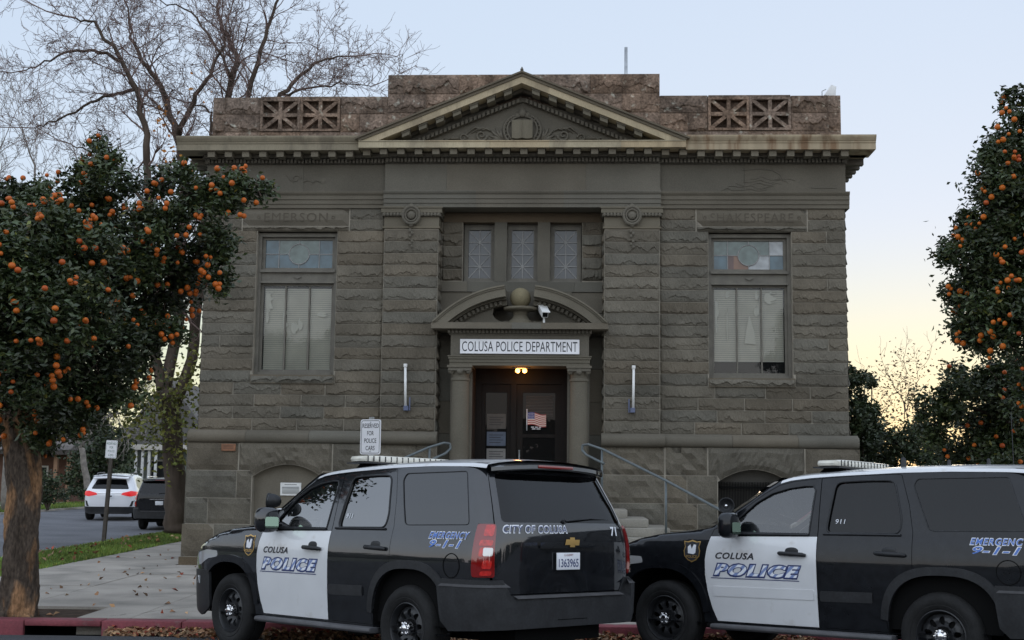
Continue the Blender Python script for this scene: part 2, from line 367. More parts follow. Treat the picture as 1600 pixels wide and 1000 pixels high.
# basement -----------------------------------------------------------------------
arch_z = lambda x: 1.715 + .24 * (1 - ((x - 4.505) / .685) ** 2)
for s in (-1, 1):
    base = MB(); base.m = 1
    base.box(s * 1.60, s * 3.82, -.14, .45, 0, 2.36); base.box(s * 5.19, s * 6.485, -.14, .45, 0, 2.36)
    n = 14
    for i in range(n):
        xa = 3.82 + 1.37 * i / n; xb = 3.82 + 1.37 * (i + 1) / n
        base.exty([(s * xa, arch_z(xa)), (s * xb, arch_z(xb)), (s * xb, 2.36), (s * xa, 2.36)], -.14, .45)
    base.box(s * 6.10, s * 6.484, .45, DEPTH, 0, 2.36)
    base.m = 0
    def bl(a, b, z0, z1, **k):
        a, b = sorted((s * a, s * b)); flatblock(base, a, b, z0, z1, front(-.14), **k)
    for z0, z1, cut in ((.79, 1.29, 6.05), (1.29, 1.825, 5.5)):
        bl(5.20, cut, z0, z1); bl(cut, 6.49, z0, z1); bl(2.82, 3.33 + (.1 if z0 < 1 else -.1), z0, z1); bl(3.33 + (.1 if z0 < 1 else -.1), 3.81, z0, z1)
        bl(1.60, 2.80, z0, z1)
    bl(5.48, 6.49, 1.825, 2.365, rough=.006); bl(1.60, 2.80, 1.825, 2.365, rough=.03, D=.04); bl(2.82, 3.62, 1.825, 2.365, rough=.02)
    # arch stones: face grid following the segmental curve
    rows = []
    for j in range(6):
        row = []
        for i in range(34):
            x = 3.64 + (5.46 - 3.64) * i / 33; zb = 1.83 if (x < 3.82 or x > 5.19) else max(arch_z(x), 1.83) if False else (arch_z(x) if 3.82 <= x <= 5.19 else 1.83)
            zb = max(zb, 1.715); d = 0 if j in (0, 5) or i in (0, 33) else .045 + rng.normal(0, .012)
            row.append((s * x, -.14 - d, zb + .004 + (2.362 - zb) * j / 5))
        rows.append(row)
    base.grid(rows if s < 0 else rows, stint(.06))
    # plinth
    for a, b in ((2.9, 4.4), (4.4, 5.9), (5.9, 6.53)):
        q = sorted((s * a, s * b)); flatblock(base, q[0], q[1], .16, .79, front(-.19), .02, rough=.008)
    base.m = 1; base.box(s * 2.9, s * 6.52, -.19, -.13, 0, .785); base.m = 0
    base.box(s * 2.9, s * 6.55, -.24, -.14, -.05, .155, tint=(1.15, 1.0, .85))
    base.box(s * 6.48, s * 6.53, -.18, DEPTH, 0, .785, tint=stint(.05)); base.box(s * 6.484, s * 6.51, -.13, DEPTH, .785, 2.36, tint=stint(.05))
    base.build('basement_wall', [M['stone'], M['mortar']], station)
wt = MB()
def torus_prof(y): return [(y + .3, 2.36), (y - .06, 2.36)] + [(y - .08 - .075 * math.sin(a), 2.475 - .105 * math.cos(a)) for a in np.linspace(.1, math.pi - .1, 9)] + [(y - .03, 2.595), (y + .0, 2.622), (y + .3, 2.622)]
for s in (-1, 1):
    for a, b in ((2.82, 4.1), (4.1, 5.35), (5.35, 6.50)):
        wt.extx(torus_prof(-.05), s * (a + .003), s * (b - .003), stint(.08))
    wt.extx(torus_prof(-.13), s * 1.59, s * 2.815, stint(.06))
    pr = torus_prof(0)
    wt.prism(pr, lambda u, v, w_: (s * (6.40 - u), w_, v), .1, DEPTH, stint(.05))
autosmooth(fixn(wt.build('water_table', M['stone_smooth'], station)), 40)
# basement window infill panels
for s in (-1, 1):
    mb = MB(); n = 16
    poly = [(s * 3.80, .0), (s * 5.21, .0)] + [(s * (3.80 + 1.41 * i / n), min(arch_z(3.82 + 1.37 * i / n), 3)) for i in range(n, -1, -1)]
    mb.exty(poly, .02 if s < 0 else .10, .4)
    o = mb.build('basement_window_panel', mat('beige_panel' if s < 0 else 'grey_mesh_panel', (.15, .132, .10) if s < 0 else (.075, .07, .06), .8, var=.15, vscale=2, fvar=.1), station); fixn(o)
    if s > 0:
        bars = MB()
        for i in range(46): bars.box(3.84 + i * .0298, 3.852 + i * .0298, .03, .045, .8, 1.72)
        for z in (1.2, 1.6): bars.box(3.83, 5.18, .028, .047, z, z + .03)
        bars.build('mesh_guard', M['dark'], station)
# entablature ----------------------------------------------------------------------
arch = MB()
def arch_prof(y): return [(y + .5, 7.06), (y, 7.06), (y, 7.135), (y - .018, 7.14), (y - .018, 7.225), (y - .036, 7.23), (y - .036, 7.31), (y - .055, 7.325), (y - .075, 7.36), (y - .075, 7.385), (y + .5, 7.385)]
for s in (-1, 1):
    arch.extx(arch_prof(-.045), s * 2.745, s * 6.43, (1.02, 1.0, .97))
    arch.prism(arch_prof(0), lambda u, v, w_: (s * (6.39 - u), w_, v), .06, DEPTH, (1, 1, 1))
for a, b in ((-2.745, -.9), (-.898, .84), (.842, 2.745)): arch.extx(arch_prof(-.15), a, b, stint(.04, 1.06))
arch.build('architrave', M['stone_smooth'], station)
fr = MB()
for s in (-1, 1):
    for a, b in ((2.73, 4.4), (4.403, 6.37)): fr.box(s * a, s * b, -.02, .45, 7.387, 8.2, tint=stint(.07))
    fr.box(s * 5.9, s * 6.368, .45, DEPTH, 7.387, 8.2, tint=(1, 1, 1))
for a, b in ((-2.735, -1.5), (-1.497, 1.27), (1.273, 2.735)): fr.box(a, b, -.11, .45, 7.387, 7.955, tint=stint(.05, 1.04))
fr.build('frieze', M['stone_smooth'], station)
co = MB()      # cornice: bed mould, dentils, modillions, soffit, corona
for s in (-1, 1):
    def seg(x0, x1, y):
        x0, x1 = s * x0, s * x1
        co.box(x0, x1, y - .05, .3, 7.956, 8.045, tint=(.9, .9, .9)); co.box(x0, x1, y - .16, .3, 8.06, 8.14, tint=(.9, .9, .9))
    seg(2.74, 6.40, -.02); seg(0, 2.738, -.10)
    n = int((6.40 - 2.76) / .0735)
    for i in range(n): co.box(s * (2.76 + i * .0735), s * (2.76 + i * .0735 + .047), -.14, -.06, 7.965, 8.045, tint=(.95, .95, .95))
    for i in range(37): co.box(s * (.012 + i * .0735), s * (.012 + i * .0735 + .047), -.225, -.14, 7.965, 8.045, tint=(.95, .95, .95))
    co.box(s * 6.40, s * 6.46, -.05, DEPTH, 8.06, 8.14)
    co.box(s * 2.742, s * 6.42, -.10, .2, 8.045, 8.0605); co.box(s * 0, s * 2.741, -.19, .2, 8.045, 8.0605)
MS = .3465
for i in range(-18, 19):
    x = (i + .0) * MS + .05
    y = -.10 if abs(x) < 2.8 else -.02
    dz = .03 if abs(x) < 3.25 else 0
    if abs(x) > 6.42: continue
    co.box(x - .085, x + .085, y - .41, y - .15, 8.125 + dz, 8.16 + dz, tint=(1.05, 1.03, .98))
    co.exty([(x - .07, 8.135 + dz), (x + .07, 8.135 + dz), (x + .07, 8.02 + dz), (x - .07, 8.02 + dz)], y - .39, y - .15, (1.25, 1.22, 1.15))
for s in (-1, 1):
    for i in range(20):
        y = .3 + i * .35; co.box(s * 6.45, s * 6.80, y, y + .15, 8.02, 8.14)
co.build('cornice_blocks', M['stone_smooth'], station)
cr = MB()
side_prof = [(.2, 8.14), (-.47, 8.14), (-.47, 8.265), (-.485, 8.27), (-.485, 8.295), (-.50, 8.31), (-.53, 8.36), (-.54, 8.385), (-.54, 8.415), (.2, 8.47)]
LX = 6.87
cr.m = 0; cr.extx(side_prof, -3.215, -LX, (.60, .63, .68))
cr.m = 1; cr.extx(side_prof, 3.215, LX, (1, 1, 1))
cr.m = 0
for s in (-1, 1): cr.prism(side_prof, lambda u, v, w_: (s * (6.335 - u), w_, v), -.0, DEPTH, (.8, .8, .8))
cr.m = 2
for a, b in ((-3.21, -1.9), (-1.898, -.62), (-.618, .55), (.552, 1.95), (1.952, 3.21)):
    cr.box(a, b, -.56, .2, 8.165, 8.285, tint=stint(.05)); cr.box(a, b, -.575, .2, 8.287, 8.305, tint=stint(.05))
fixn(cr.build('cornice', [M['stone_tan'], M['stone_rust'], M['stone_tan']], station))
# pediment ---------------------------------------------------------------------------
PX, PZ0, PZ1 = 3.27, 8.36, 9.70
ped = MB(); sl = (PZ1 - PZ0) / PX
for s in (-1, 1):
    f = lambda x, dz: (s * x, PZ1 - sl * x + dz)
    # tan fascia, upper moulding, bed
    ped.m = 1; ped.exty([f(0, -.10), f(PX - .24, -.10), f(PX - .03, -.055), f(PX - .55, -.055 - .19 + .05), f(0, -.25)][:2] + [f(PX - .10, -.10), f(PX - .42, -.235), f(0, -.235)], -.56, .2, (1, 1, 1))
    ped.m = 0
    ped.exty([f(0, -.04), f(PX - .02, -.04), f(PX - .10, -.098), f(0, -.098)], -.585, .2, (1.1, 1.02, .92))
    ped.exty([f(0, .0), f(PX + .02, .0), f(PX, -.038), f(0, -.038)], -.62, .2, (1.0, .93, .84))
    ped.exty([f(0, -.237), f(PX - .45, -.237), f(PX - .66, -.31), f(0, -.31)], -.24, .2, (.85, .85, .85))
    ped.exty([f(0, -.42), f(PX - .95, -.42), f(PX - 1.15, -.50), f(0, -.50)], -.16, .2, (.9, .9, .9))
    # raking modillions and dentils
    for i in range(8):
        x = .20 + i * .335
        if f(x + .16, -.40)[1] < 8.30: continue
        ped.exty([f(x, -.235), f(x + .15, -.235), f(x + .15, -.345), f(x, -.345)], -.50, -.2, (1.2, 1.18, 1.1))
        ped.exty([f(x - .015, -.236), f(x + .165, -.236), f(x + .165, -.27), f(x - .015, -.27)], -.52, -.2, (1.05, 1.03, .98))
    for i in range(30):
        x = .06 + i * .085
        if f(x, -.44)[1] < 8.36: continue
        ped.exty([f(x, -.42), f(x + .055, -.42), f(x + .055, -.50), f(x, -.50)], -.23, -.15, (1, 1, 1))
    ped.exty([(0, 8.3), (s * 2.9, 8.3), (s * 2.75, 8.40), (0, 9.3)], -.11, .2, (.92, .92, .92))
ped.box(-.03, .03, -.62, -.3, 9.69, 9.735, tint=(.8, .8, .8)); ped.m = 0
ped.tube([(0, -.55, 9.72), (.0, -.55, 9.79)], [.03, .012], 6)
fixn(ped.build('pediment', [M['stone_smooth'], M['stone_tan']], station))
rel = MB()     # carved relief: open book in an oval wreath with scrolling leaves
yb = -.112
bz, bh = 8.63, .36
for s in (-1, 1):
    rows = []
    for j in range(3):
        rows.append([(s * .205 * i / 6, yb - .075 - .03 * math.sin(math.pi * (i / 6) ** .7), 8.46 + bh * j / 2 - (.025 * math.sin(i / 6 * math.pi) if j == 0 else 0)) for i in range(7)])
    rel.grid(rows, (1.3, 1.28, 1.2))
    rel.box(s * .004, s * .222, yb - .055, yb + .05, 8.448, 8.835, tint=(.8, .8, .8))
def oval(a, b, cz, r, n=40, x=0): 
    pts = [(x + a * math.cos(t), yb - .02, cz + b * math.sin(t)) for t in np.linspace(0, 2 * math.pi, n)]
    rel.tube(pts, r, 6, caps=False)
oval(.30, .275, 8.64, .024); oval(.37, .33, 8.63, .026)
for t in np.linspace(0, 2 * math.pi, 26)[:-1]: rel.ball((.335 * math.cos(t), yb - .03, 8.635 + .302 * math.sin(t)), .018, 6, 4)
rel.ball((0, yb - .03, 8.97), .085, 10, 6, sy=.6); rel.ball((-.1, yb - .02, 8.93), .06, 8, 5, sy=.6); rel.ball((.1, yb - .02, 8.93), .06, 8, 5, sy=.6)
rel.ball((0, yb - .04, 9.05), .028, 8, 5)
def scroll(cx, cz, r0, turns, s, rad, a0=0):
    pts = []; rr = []
    for t in np.linspace(0, 1, 26):
        a = a0 + s * t * turns * 2 * math.pi; q = r0 * (1 - .82 * t); pts.append((cx + q * math.cos(a), yb - .015 - .015 * t, cz + q * math.sin(a))); rr.append(rad * (1 - .4 * t))
    rel.tube(pts, rr, 6)
for s in (-1, 1):
    q = math.pi if s > 0 else 0
    scroll(s * .82, 8.52, .12, 1.4, s, .024, q); scroll(s * 1.18, 8.47, .085, 1.3, -s, .02, q); scroll(s * 1.55, 8.435, .06, 1.2, s, .015, q)
    for a, L in ((20, .30), (40, .33), (60, .30), (5, .26), (78, .24)):
        c, d = math.cos(R(a)), math.sin(R(a)); x0, z0 = s * .38, 8.42
        rel.tube([(x0, yb - .01, z0), (x0 + s * c * L * .5 + s * .02, yb - .03, z0 + d * L * .5), (x0 + s * c * L, yb - .01, z0 + d * L)], [.012, .03, .006], 6)
    for k in range(4): rel.tube([(s * (.62 + k * .03), yb - .01, 8.60 + k * .02), (s * (.72 + k * .08), yb - .03, 8.66 + .02 * (k % 2)), (s * (.84 + k * .09), yb - .01, 8.60 - k * .02)], [.01, .022, .005], 5)
    for k in range(3): rel.tube([(s * 1.25, yb - .01, 8.45), (s * (1.35 + k * .04), yb - .025, 8.50 - k * .02), (s * (1.45 + k * .05), yb - .01, 8.47 - k * .02)], [.01, .018, .004], 5)
rel.build('carved_relief', M['stone_smooth'], station, smooth=True)
# parapet --------------------------------------------------------------------------------
par = MB(); par.m = 0
def prow(a, b, z0, z1, y, D=.05, cuts=()):
    c = [a] + list(cuts) + [b]
    for i in range(len(c) - 1): stone(par, c[i], c[i + 1], z0, z1, front(y), D, te=rng.choice([.15, .3, .45]), step=.05, tint=stint(.16))
for s in (-1, 1):
    def sp(a, b, z0, z1, cuts=()):
        cc = sorted([s * a, s * b] + [s * c for c in cuts]); prow(cc[0], cc[-1], z0, z1, 0, .045, cc[1:-1])
    sp(5.33, 6.31, 8.42, 8.63, (6.05,)); sp(5.33, 6.31, 8.63, 9.00, (6.05,)); sp(5.33, 6.31, 9.00, 9.36, (6.05,))
    sp(2.74, 3.69, 8.42, 8.63); sp(2.74, 3.69, 8.63, 9.00, (3.3,)); sp(2.74, 3.69, 9.00, 9.37)
    sp(3.69, 5.33, 8.42, 8.64, (4.5,))
    par.box(s * 2.70, s * 3.69, .0, .42, 8.3, 9.355, tint=(.9, .9, .9)); par.box(s * 5.33, s * 6.305, .0, .42, 8.3, 9.345, tint=(.9, .9, .9))
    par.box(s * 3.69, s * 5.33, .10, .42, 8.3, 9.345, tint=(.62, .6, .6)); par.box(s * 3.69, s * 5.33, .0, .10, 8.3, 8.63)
    par.box(s * 3.70, s * 5.32, -.03, .42, 9.325, 9.362, tint=(1, 1, 1))
    par.box(s * 5.9, s * 6.303, .42, DEPTH, 8.3, 9.34)
prow(-2.74, 2.74, 9.41, 9.82, .0, .05, (-2.42, -1.3, .0, 1.35, 2.4)); prow(-2.74, 2.74, 9.02, 9.41, .0, .05, (-1.95, -.9, .9, 1.98)); prow(-2.74, 2.74, 8.45, 9.02, .0, .04, (-1.5, 1.5))
par.box(-2.735, 2.735, .0, .45, 8.3, 9.815)
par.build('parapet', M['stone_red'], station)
for s in (-1, 1):
    gr = MB()
    for a in (3.696, 4.513):
        x0, x1, z0, z1 = a, a + .811, 8.645, 9.322; cx, cz = (x0 + x1) / 2, (z0 + z1) / 2; bw = .036
        tn = stint(.1, 1.15)
        for b in ((x0, x0 + .05, z0, z1), (x1 - .05, x1, z0, z1)): gr.box(s * b[0], s * b[1], -.035, .10, b[2], b[3], tint=tn)
        for b in ((x0 + .05, x1 - .05, z0, z0 + .05), (x0 + .05, x1 - .05, z1 - .05, z1)): gr.box(s * b[0], s * b[1], -.033, .10, b[2], b[3], tint=tn)
        gr.box(s * (cx - bw), s * (cx + bw), -.02, .10, z0 + .05, z1 - .05, tint=tn); gr.box(s * (x0 + .05), s * (x1 - .05), -.017, .10, cz - bw, cz + bw, tint=tn)
        for q in (-1, 1):
            dx, dz = (x1 - x0) / 2 - .05, q * ((z1 - z0) / 2 - .05); L = math.hypot(dx, dz); nx, nz = -dz / L * bw, dx / L * bw
            gr.exty([(s * (cx - dx + nx), cz - dz + nz), (s * (cx + dx + nx), cz + dz + nz), (s * (cx + dx - nx), cz + dz - nz), (s * (cx - dx - nx), cz - dz - nz)], -.013 + q * .002, .10, tn)
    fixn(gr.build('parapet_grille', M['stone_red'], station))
mb = MB(); mb.box(-6.0, 6.0, .4, DEPTH, 8.2, 8.35); mb.build('roof', M['concrete'], station)
# pilaster capitals ----------------------------------------------------------------------
for s in (-1, 1):
    c = MB(); xm = s * 2.18
    c.box(xm - .545, xm + .545, -.13, .5, 6.665, 6.875, tint=(1.15, 1.12, 1.05)); c.box(xm - .57, xm + .57, -.16, .5, 6.635, 6.667, tint=(1.2, 1.15, 1.05))
    c.box(xm - .585, xm + .585, -.175, .5, 6.875, 6.935, tint=(.85, .85, .85)); c.box(xm - .605, xm + .605, -.195, .5, 6.94, 7.03, tint=(1.1, 1.08, 1.02)); c.box(xm - .625, xm + .625, -.215, .5, 7.033, 7.062, tint=(1.1, 1.08, 1.02))
    for i in range(17): c.ball((xm - .54 + i * .0675, -.185, 6.905), .034, 8, 5, sy=.8, sz=1.1, tint=(1, 1, 1))
    yb = -.19
    for a, r in ((.165, .028), (.115, .02)):
        c.tube([(xm + a * math.cos(t), yb - .02, 6.885 + a * 1.05 * math.sin(t)) for t in np.linspace(0, 2 * math.pi, 30)], r, 6, caps=False)
    c.ball((xm, yb, 6.885), .085, 14, 8, sy=.6); c.ball((xm, yb, 7.07), .06, 10, 6, sy=.7); c.ball((xm, yb, 6.70), .05, 10, 6, sy=.6)
    for q in (-1, 1): c.ball((xm + q * .075, yb, 7.05), .04, 8, 5, sy=.7); c.ball((xm + q * .09, yb, 6.74), .04, 8, 5, sy=.7)
    for k, z in enumerate((6.58, 6.53, 6.475, 6.37, 6.315, 6.26)): c.ball((xm + (.02 if k % 2 else -.02), -.19, z), .034 - .002 * k, 8, 5, sy=.8, sz=1.3)
    autosmooth(c.build('pilaster_capital', M['stone_smooth'], station), 40)
# windows -----------------------------------------------------------------------------------
def blinds(mb, x0, x1, y, z0, z1, pitch=.042):
    n = int((z1 - z0) / pitch)
    for i in range(n):
        z = z0 + i * pitch; mb.add([(x0, y, z), (x1, y, z), (x1, y + .026, z + pitch * .98), (x0, y + .026, z + pitch * .98)], [(0, 1, 2, 3)])
M['blind'] = mat('pale_venetian_slats', (.80, .77, .66), .6, var=.08, vscale=3)
M['film'] = mat('torn_white_film', (.66, .64, .55), .5)
M['pane_blue'] = mat('blue_leaded_glass', (.06, .105, .13), .12, spec=.6, var=.3, vscale=6, bump=.05, bscale=30)
M['pane_green'] = mat('green_leaded_glass', (.10, .135, .125), .12, spec=.6, var=.3, vscale=8, bump=.05, bscale=30)
M['pane_red'] = mat('red_leaded_glass', (.075, .035, .03), .12, spec=.6, var=.3, vscale=6)
M['pane_orange'] = mat('orange_leaded_glass', (.17, .085, .05), .12, spec=.6, var=.2, vscale=6)
M['pane_pale'] = mat('pale_leaded_glass', (.33, .35, .36), .12, spec=.6, var=.3, vscale=6)
for s in (-1, 1):
    f = MB(); X0, X1 = WX0, WX1
    yf = .20
    def fb(a, b, y0, y1, z0, z1, t=None): f.box(s * a, s * b, y0, y1, z0, z1, tint=t)
    fb(X0, X0 + .07, yf - .08, yf + .2, WZ0, WZ1 - .03); fb(X1 - .07, X1, yf - .08, yf + .2, WZ0, WZ1 - .03); fb(X0 + .07, X1 - .07, yf - .08, yf + .2, WZ1 - .1, WZ1 - .03)
    fb(X0 + .07, X1 - .07, yf - .10, yf + .2, WZ0, WZ0 + .05); fb(X0 + .07, X1 - .07, yf - .05, yf + .2, 5.60, 5.78); fb(X0 + .05, X1 - .05, yf - .11, yf + .1, 5.78, 5.835); fb(X0 + .05, X1 - .05, yf - .09, yf + .1, 5.565, 5.60)
    f.exty([(s * 4.49 - .08, 5.69), (s * 4.49, 5.65), (s * 4.49 + .08, 5.69), (s * 4.49, 5.73)], yf - .075, yf - .04, (1.3, 1.3, 1.25))
    # sash frames
    fb(X0 + .07, X0 + .12, yf, yf + .06, 3.77, 5.565); fb(X1 - .12, X1 - .07, yf, yf + .06, 3.77, 5.565); fb(X0 + .12, X1 - .12, yf, yf + .06, 3.77, 3.83); fb(X0 + .12, X1 - .12, yf, yf + .06, 5.52, 5.565)
    for q in (4.25, 4.73): fb(q - .014, q + .014, yf + .004, yf + .055, 3.83, 5.52)
    fb(X0 + .07, X0 + .13, yf, yf + .06, 5.835, 6.506); fb(X1 - .13, X1 - .07, yf, yf + .06, 5.835, 6.506); fb(X0 + .13, X1 - .13, yf, yf + .06, 5.835, 5.885); fb(X0 + .13, X1 - .13, yf, yf + .06, 6.45, 6.506)
    win = f.build('window', M['frame_paint'], station); fixn(win)
    sill = MB(); q = sorted((s * 3.66, s * 5.34)); stone(sill, q[0], q[1], 3.535, 3.70, front(-.03), .05, .4)
    sill.box(q[0] + .01, q[1] - .01, -.045, .3, 3.54, 3.715, tint=(1.05, 1, .95)); sill.build('window_sill', M['stone'], win)
    gp = MB(); gp.add([(s * (X0 + .12), yf + .03, 3.83), (s * (X1 - .12), yf + .03, 3.83), (s * (X1 - .12), yf + .03, 5.52), (s * (X0 + .12), yf + .03, 5.52)], [(0, 1, 2, 3) if s > 0 else (3, 2, 1, 0)])
    gp.build('pane', M['win_glass'], win)
    bl_ = MB(); zb = 3.84 if s < 0 else 4.06
    for k in range(3):
        a = (X0 + .12, 4.25, 4.73)[k] + .012; b = (4.25, 4.73, X1 - .12)[k] - .012
        blinds(bl_, *sorted((s * a, s * b)), yf + .075, zb, 5.52)
    bl_.build('venetian_blind', M['blind'], win)
    # torn white film stuck inside the panes
    def patch(x, z, w_, h_, k=11, seed=0):
        q = np.random.default_rng(seed); return [(s * 4.49 + x + w_ * (.5 + .5 * math.cos(a)) * q.uniform(.35, 1), z + h_ * (.5 + .5 * math.sin(a)) * q.uniform(.7, 1)) for a in np.linspace(0, 2 * math.pi, 2 * k + 1)[:-1]]
    for x, z, w_, h_, k in (((-.66, 5.0, .22, .5, 13), (-.64, 4.75, .1, .3, 9), (-.30, 4.6, .12, .5, 11), (-.12, 4.55, .16, .28, 9), (.02, 4.62, .10, .3, 9), (.40, 4.9, .25, .12, 9)) if s < 0 else ((-.66, 4.6, .08, .85, 15), (-.44, 4.45, .05, .75, 15), (.12, 5.28, .12, .22, 9), (.10, 4.95, .16, .24, 13), (.30, 5.2, .3, .28, 17), (-.46, 5.3, .12, .2, 9))): fm = MB(); fm.exty(patch(x, z, w_, h_, k, int(1000 + x * 100 + z * 10)), yf + .045, yf + .047); fixn(fm.build('torn_film', M['film'], win))
    if s > 0: fm = MB(); fm.exty([(4.40, 4.42), (4.62, 4.40), (4.60, 4.62), (4.50, 4.98), (4.44, 4.7)], yf + .045, yf + .047); fixn(fm.build('torn_film', M['film'], win))
    dk = MB(); dk.box(s * X0, s * X1, yf + .2, yf + .26, WZ0, WZ1); 
    if s > 0: dk.box(X1 - .30, X1 - .2, yf + .15, yf + .18, 3.90, 3.99)
    dk.build('dark_interior', M['dark'], win)
    # leaded transom
    pane = MB(); tx0, tx1, tz0, tz1 = X0 + .13, X1 - .13, 5.885, 6.45
    cx, cz, rr = (tx0 + tx1) / 2, (tz0 + tz1) / 2, .205
    cols = [tx0, tx0 + .27, cx, tx1 - .27, tx1]; mats_ = [M['pane_blue'], M['pane_green'], M['pane_red'], M['pane_orange'], M['pane_pale']]
    pick = {-1: [[0, 1, 1, 0], [0, 0, 0, 0]], 1: [[1, 1, 1, 4], [0, 3, 4, 0]]}[s]
    for r_ in range(2):
        for c_ in range(4):
            pane.m = pick[r_][c_]; za, zb2 = (cz, tz1) if r_ == 0 else (tz0, cz)
            pane.box(s * cols[c_], s * cols[c_ + 1], yf + .03, yf + .034, za, zb2)
            if s > 0 and r_ == 1 and c_ == 1: pane.m = 2; pane.box(cols[1], cols[1] + .12, yf + .0265, yf + .032, za, zb2)
    pane.m = 1; pane.lathe([(0.001, .0), (rr, .0)], lambda x, y, h: (s * cx + x, yf + .022, cz + y), 28, close=False)
    o = pane.build('leaded_pane', mats_, win); fixn(o)
    ld = MB()
    for q in cols[1:4]:
        if q == cx:
            ld.box(s * q - .007, s * q + .007, yf + .012, yf + .03, tz0, cz - rr); ld.box(s * q - .007, s * q + .007, yf + .012, yf + .03, cz + rr, tz1)
        else: ld.box(s * q - .007, s * q + .007, yf + .012, yf + .03, tz0, tz1)
    for a, b in ((tx0, cx - rr), (cx + rr, tx1)): ld.box(s * a, s * b, yf + .012, yf + .03, cz - .007, cz + .007)
    ld.tube([(s * cx + rr * math.cos(t), yf + .018, cz + rr * math.sin(t)) for t in np.linspace(0, 2 * math.pi, 36)], .011, 6, caps=False)
    ld.build('lead_bars', M['lead'], win)
for x0, x1 in ((-1.185, -.56), (-.31, .31), (.56, 1.185)):
    f = MB(); y = .62; a, b = x0 + .0, x1 - .0; z0, z1 = 5.648, 6.86
    for q in ((a, a + .085, z0, z1), (b - .085, b, z0, z1)): f.box(q[0], q[1], y - .03, y + .15, q[2], q[3])
    f.box(a + .085, b - .085, y - .03, y + .15, z0, z0 + .10); f.box(a + .085, b - .085, y - .03, y + .15, z1 - .12, z1); f.box(a - .0, b + .0, .40, y + .1, z0 - .02, z0 + .02)
    win = f.build('window', M['frame_paint'], station)
    a += .085; b -= .085; za, zb = z0 + .10, z1 - .12; zm = (za + zb) / 2; xm = (a + b) / 2
    g = MB(); g.add([(a, y + .02, za), (b, y + .02, za), (b, y + .02, zb), (a, y + .02, zb)], [(0, 1, 2, 3)]); g.build('pane', M['dull_glass'], win)
    l = MB(); t = .009
    l.box(xm - t, xm + t, y - .005, y + .02, za, zb)
    for zq in (zm, (za + zm) / 2, (zm + zb) / 2): l.box(a, b, y - .002, y + .02, zq - t, zq + t)
    for lo, hi in ((za, zm), (zm, zb)):
        for q in (-1, 1):
            dx, dz = (b - a) / 2, q * (hi - lo) / 2; L = math.hypot(dx, dz); nx, nz = -dz / L * t, dx / L * t; c = (lo + hi) / 2
            l.exty([(xm - dx + nx, c - dz + nz), (xm + dx + nx, c + dz + nz), (xm + dx - nx, c + dz - nz), (xm - dx - nx, c - dz - nz)], y + .001 + q * .001, y + .02)
    fixn(l.build('lattice', M['lead'], win))
# doorway ---------------------------------------------------------------------------------------
dw = MB()
for s in (-1, 1):
    dw.box(s * .93, s * 1.36, -.02, .41, 1.30, 3.91, tint=stint(.05))                                 # pier behind column
    dw.lathe([(.215, 1.33), (.215, 1.42), (.20, 1.44), (.205, 1.5), (.185, 1.56), (.183, 2.3), (.176, 3.0), (.165, 3.60), (.185, 3.62), (.185, 3.65), (.165, 3.67), (.165, 3.72), (.20, 3.80)], lambda x, y, h: (s * 1.155 + x, -.10 + y, h), 28, (1.04, 1.03, 1))
    dw.box(s * 1.155 - .225, s * 1.155 + .225, -.33, .30, 3.80, 3.86, tint=(1, 1, 1)); dw.box(s * 1.155 - .245, s * 1.155 + .245, -.35, .30, 3.862, 3.905, tint=(1.05, 1.03, 1))
    dw.ball((s * 1.155, -.31, 3.79), .06, 10, 6, sy=.6)
    for q in (-1, 1): dw.ball((s * 1.155 + q * .17, -.27, 3.79), .055, 10, 6, sy=.7)
for z0, z1, y, x in ((3.907, 3.965, -.26, 1.36), (3.967, 4.03, -.275, 1.365), (4.032, 4.075, -.295, 1.385), (4.077, 4.095, -.31, 1.40)):
    dw.box(-x, x, y, .45, z0, z1, tint=(1.05, 1.04, 1))
dw.box(-1.345, 1.345, -.25, .45, 4.095, 4.50, tint=(1, 1, 1))
dw.box(-1.37, 1.37, -.27, .45, 4.50, 4.53, tint=(.9, .9, .9)); dw.box(-1.40, 1.40, -.29, .45, 4.53, 4.60, tint=(.85, .85, .85))
for i in range(38): dw.box(-1.40 + i * .0745, -1.40 + i * .0745 + .045, -.335, -.285, 4.535, 4.60, tint=(.95, .95, .95))
for a, b in ((-1.71, -.15), (-.148, .42), (.422, 1.71)): dw.box(a, b, -.46, .45, 4.605, 4.725, tint=stint(.06, 1.15))
# broken segmental pediment
CR = 2.06; zc = 5.50 - CR
def cpt(a, r): return (r * math.sin(a), zc + r * math.cos(a))
amax = math.asin(1.70 / (CR + .0)); amin = math.asin(.30 / CR)
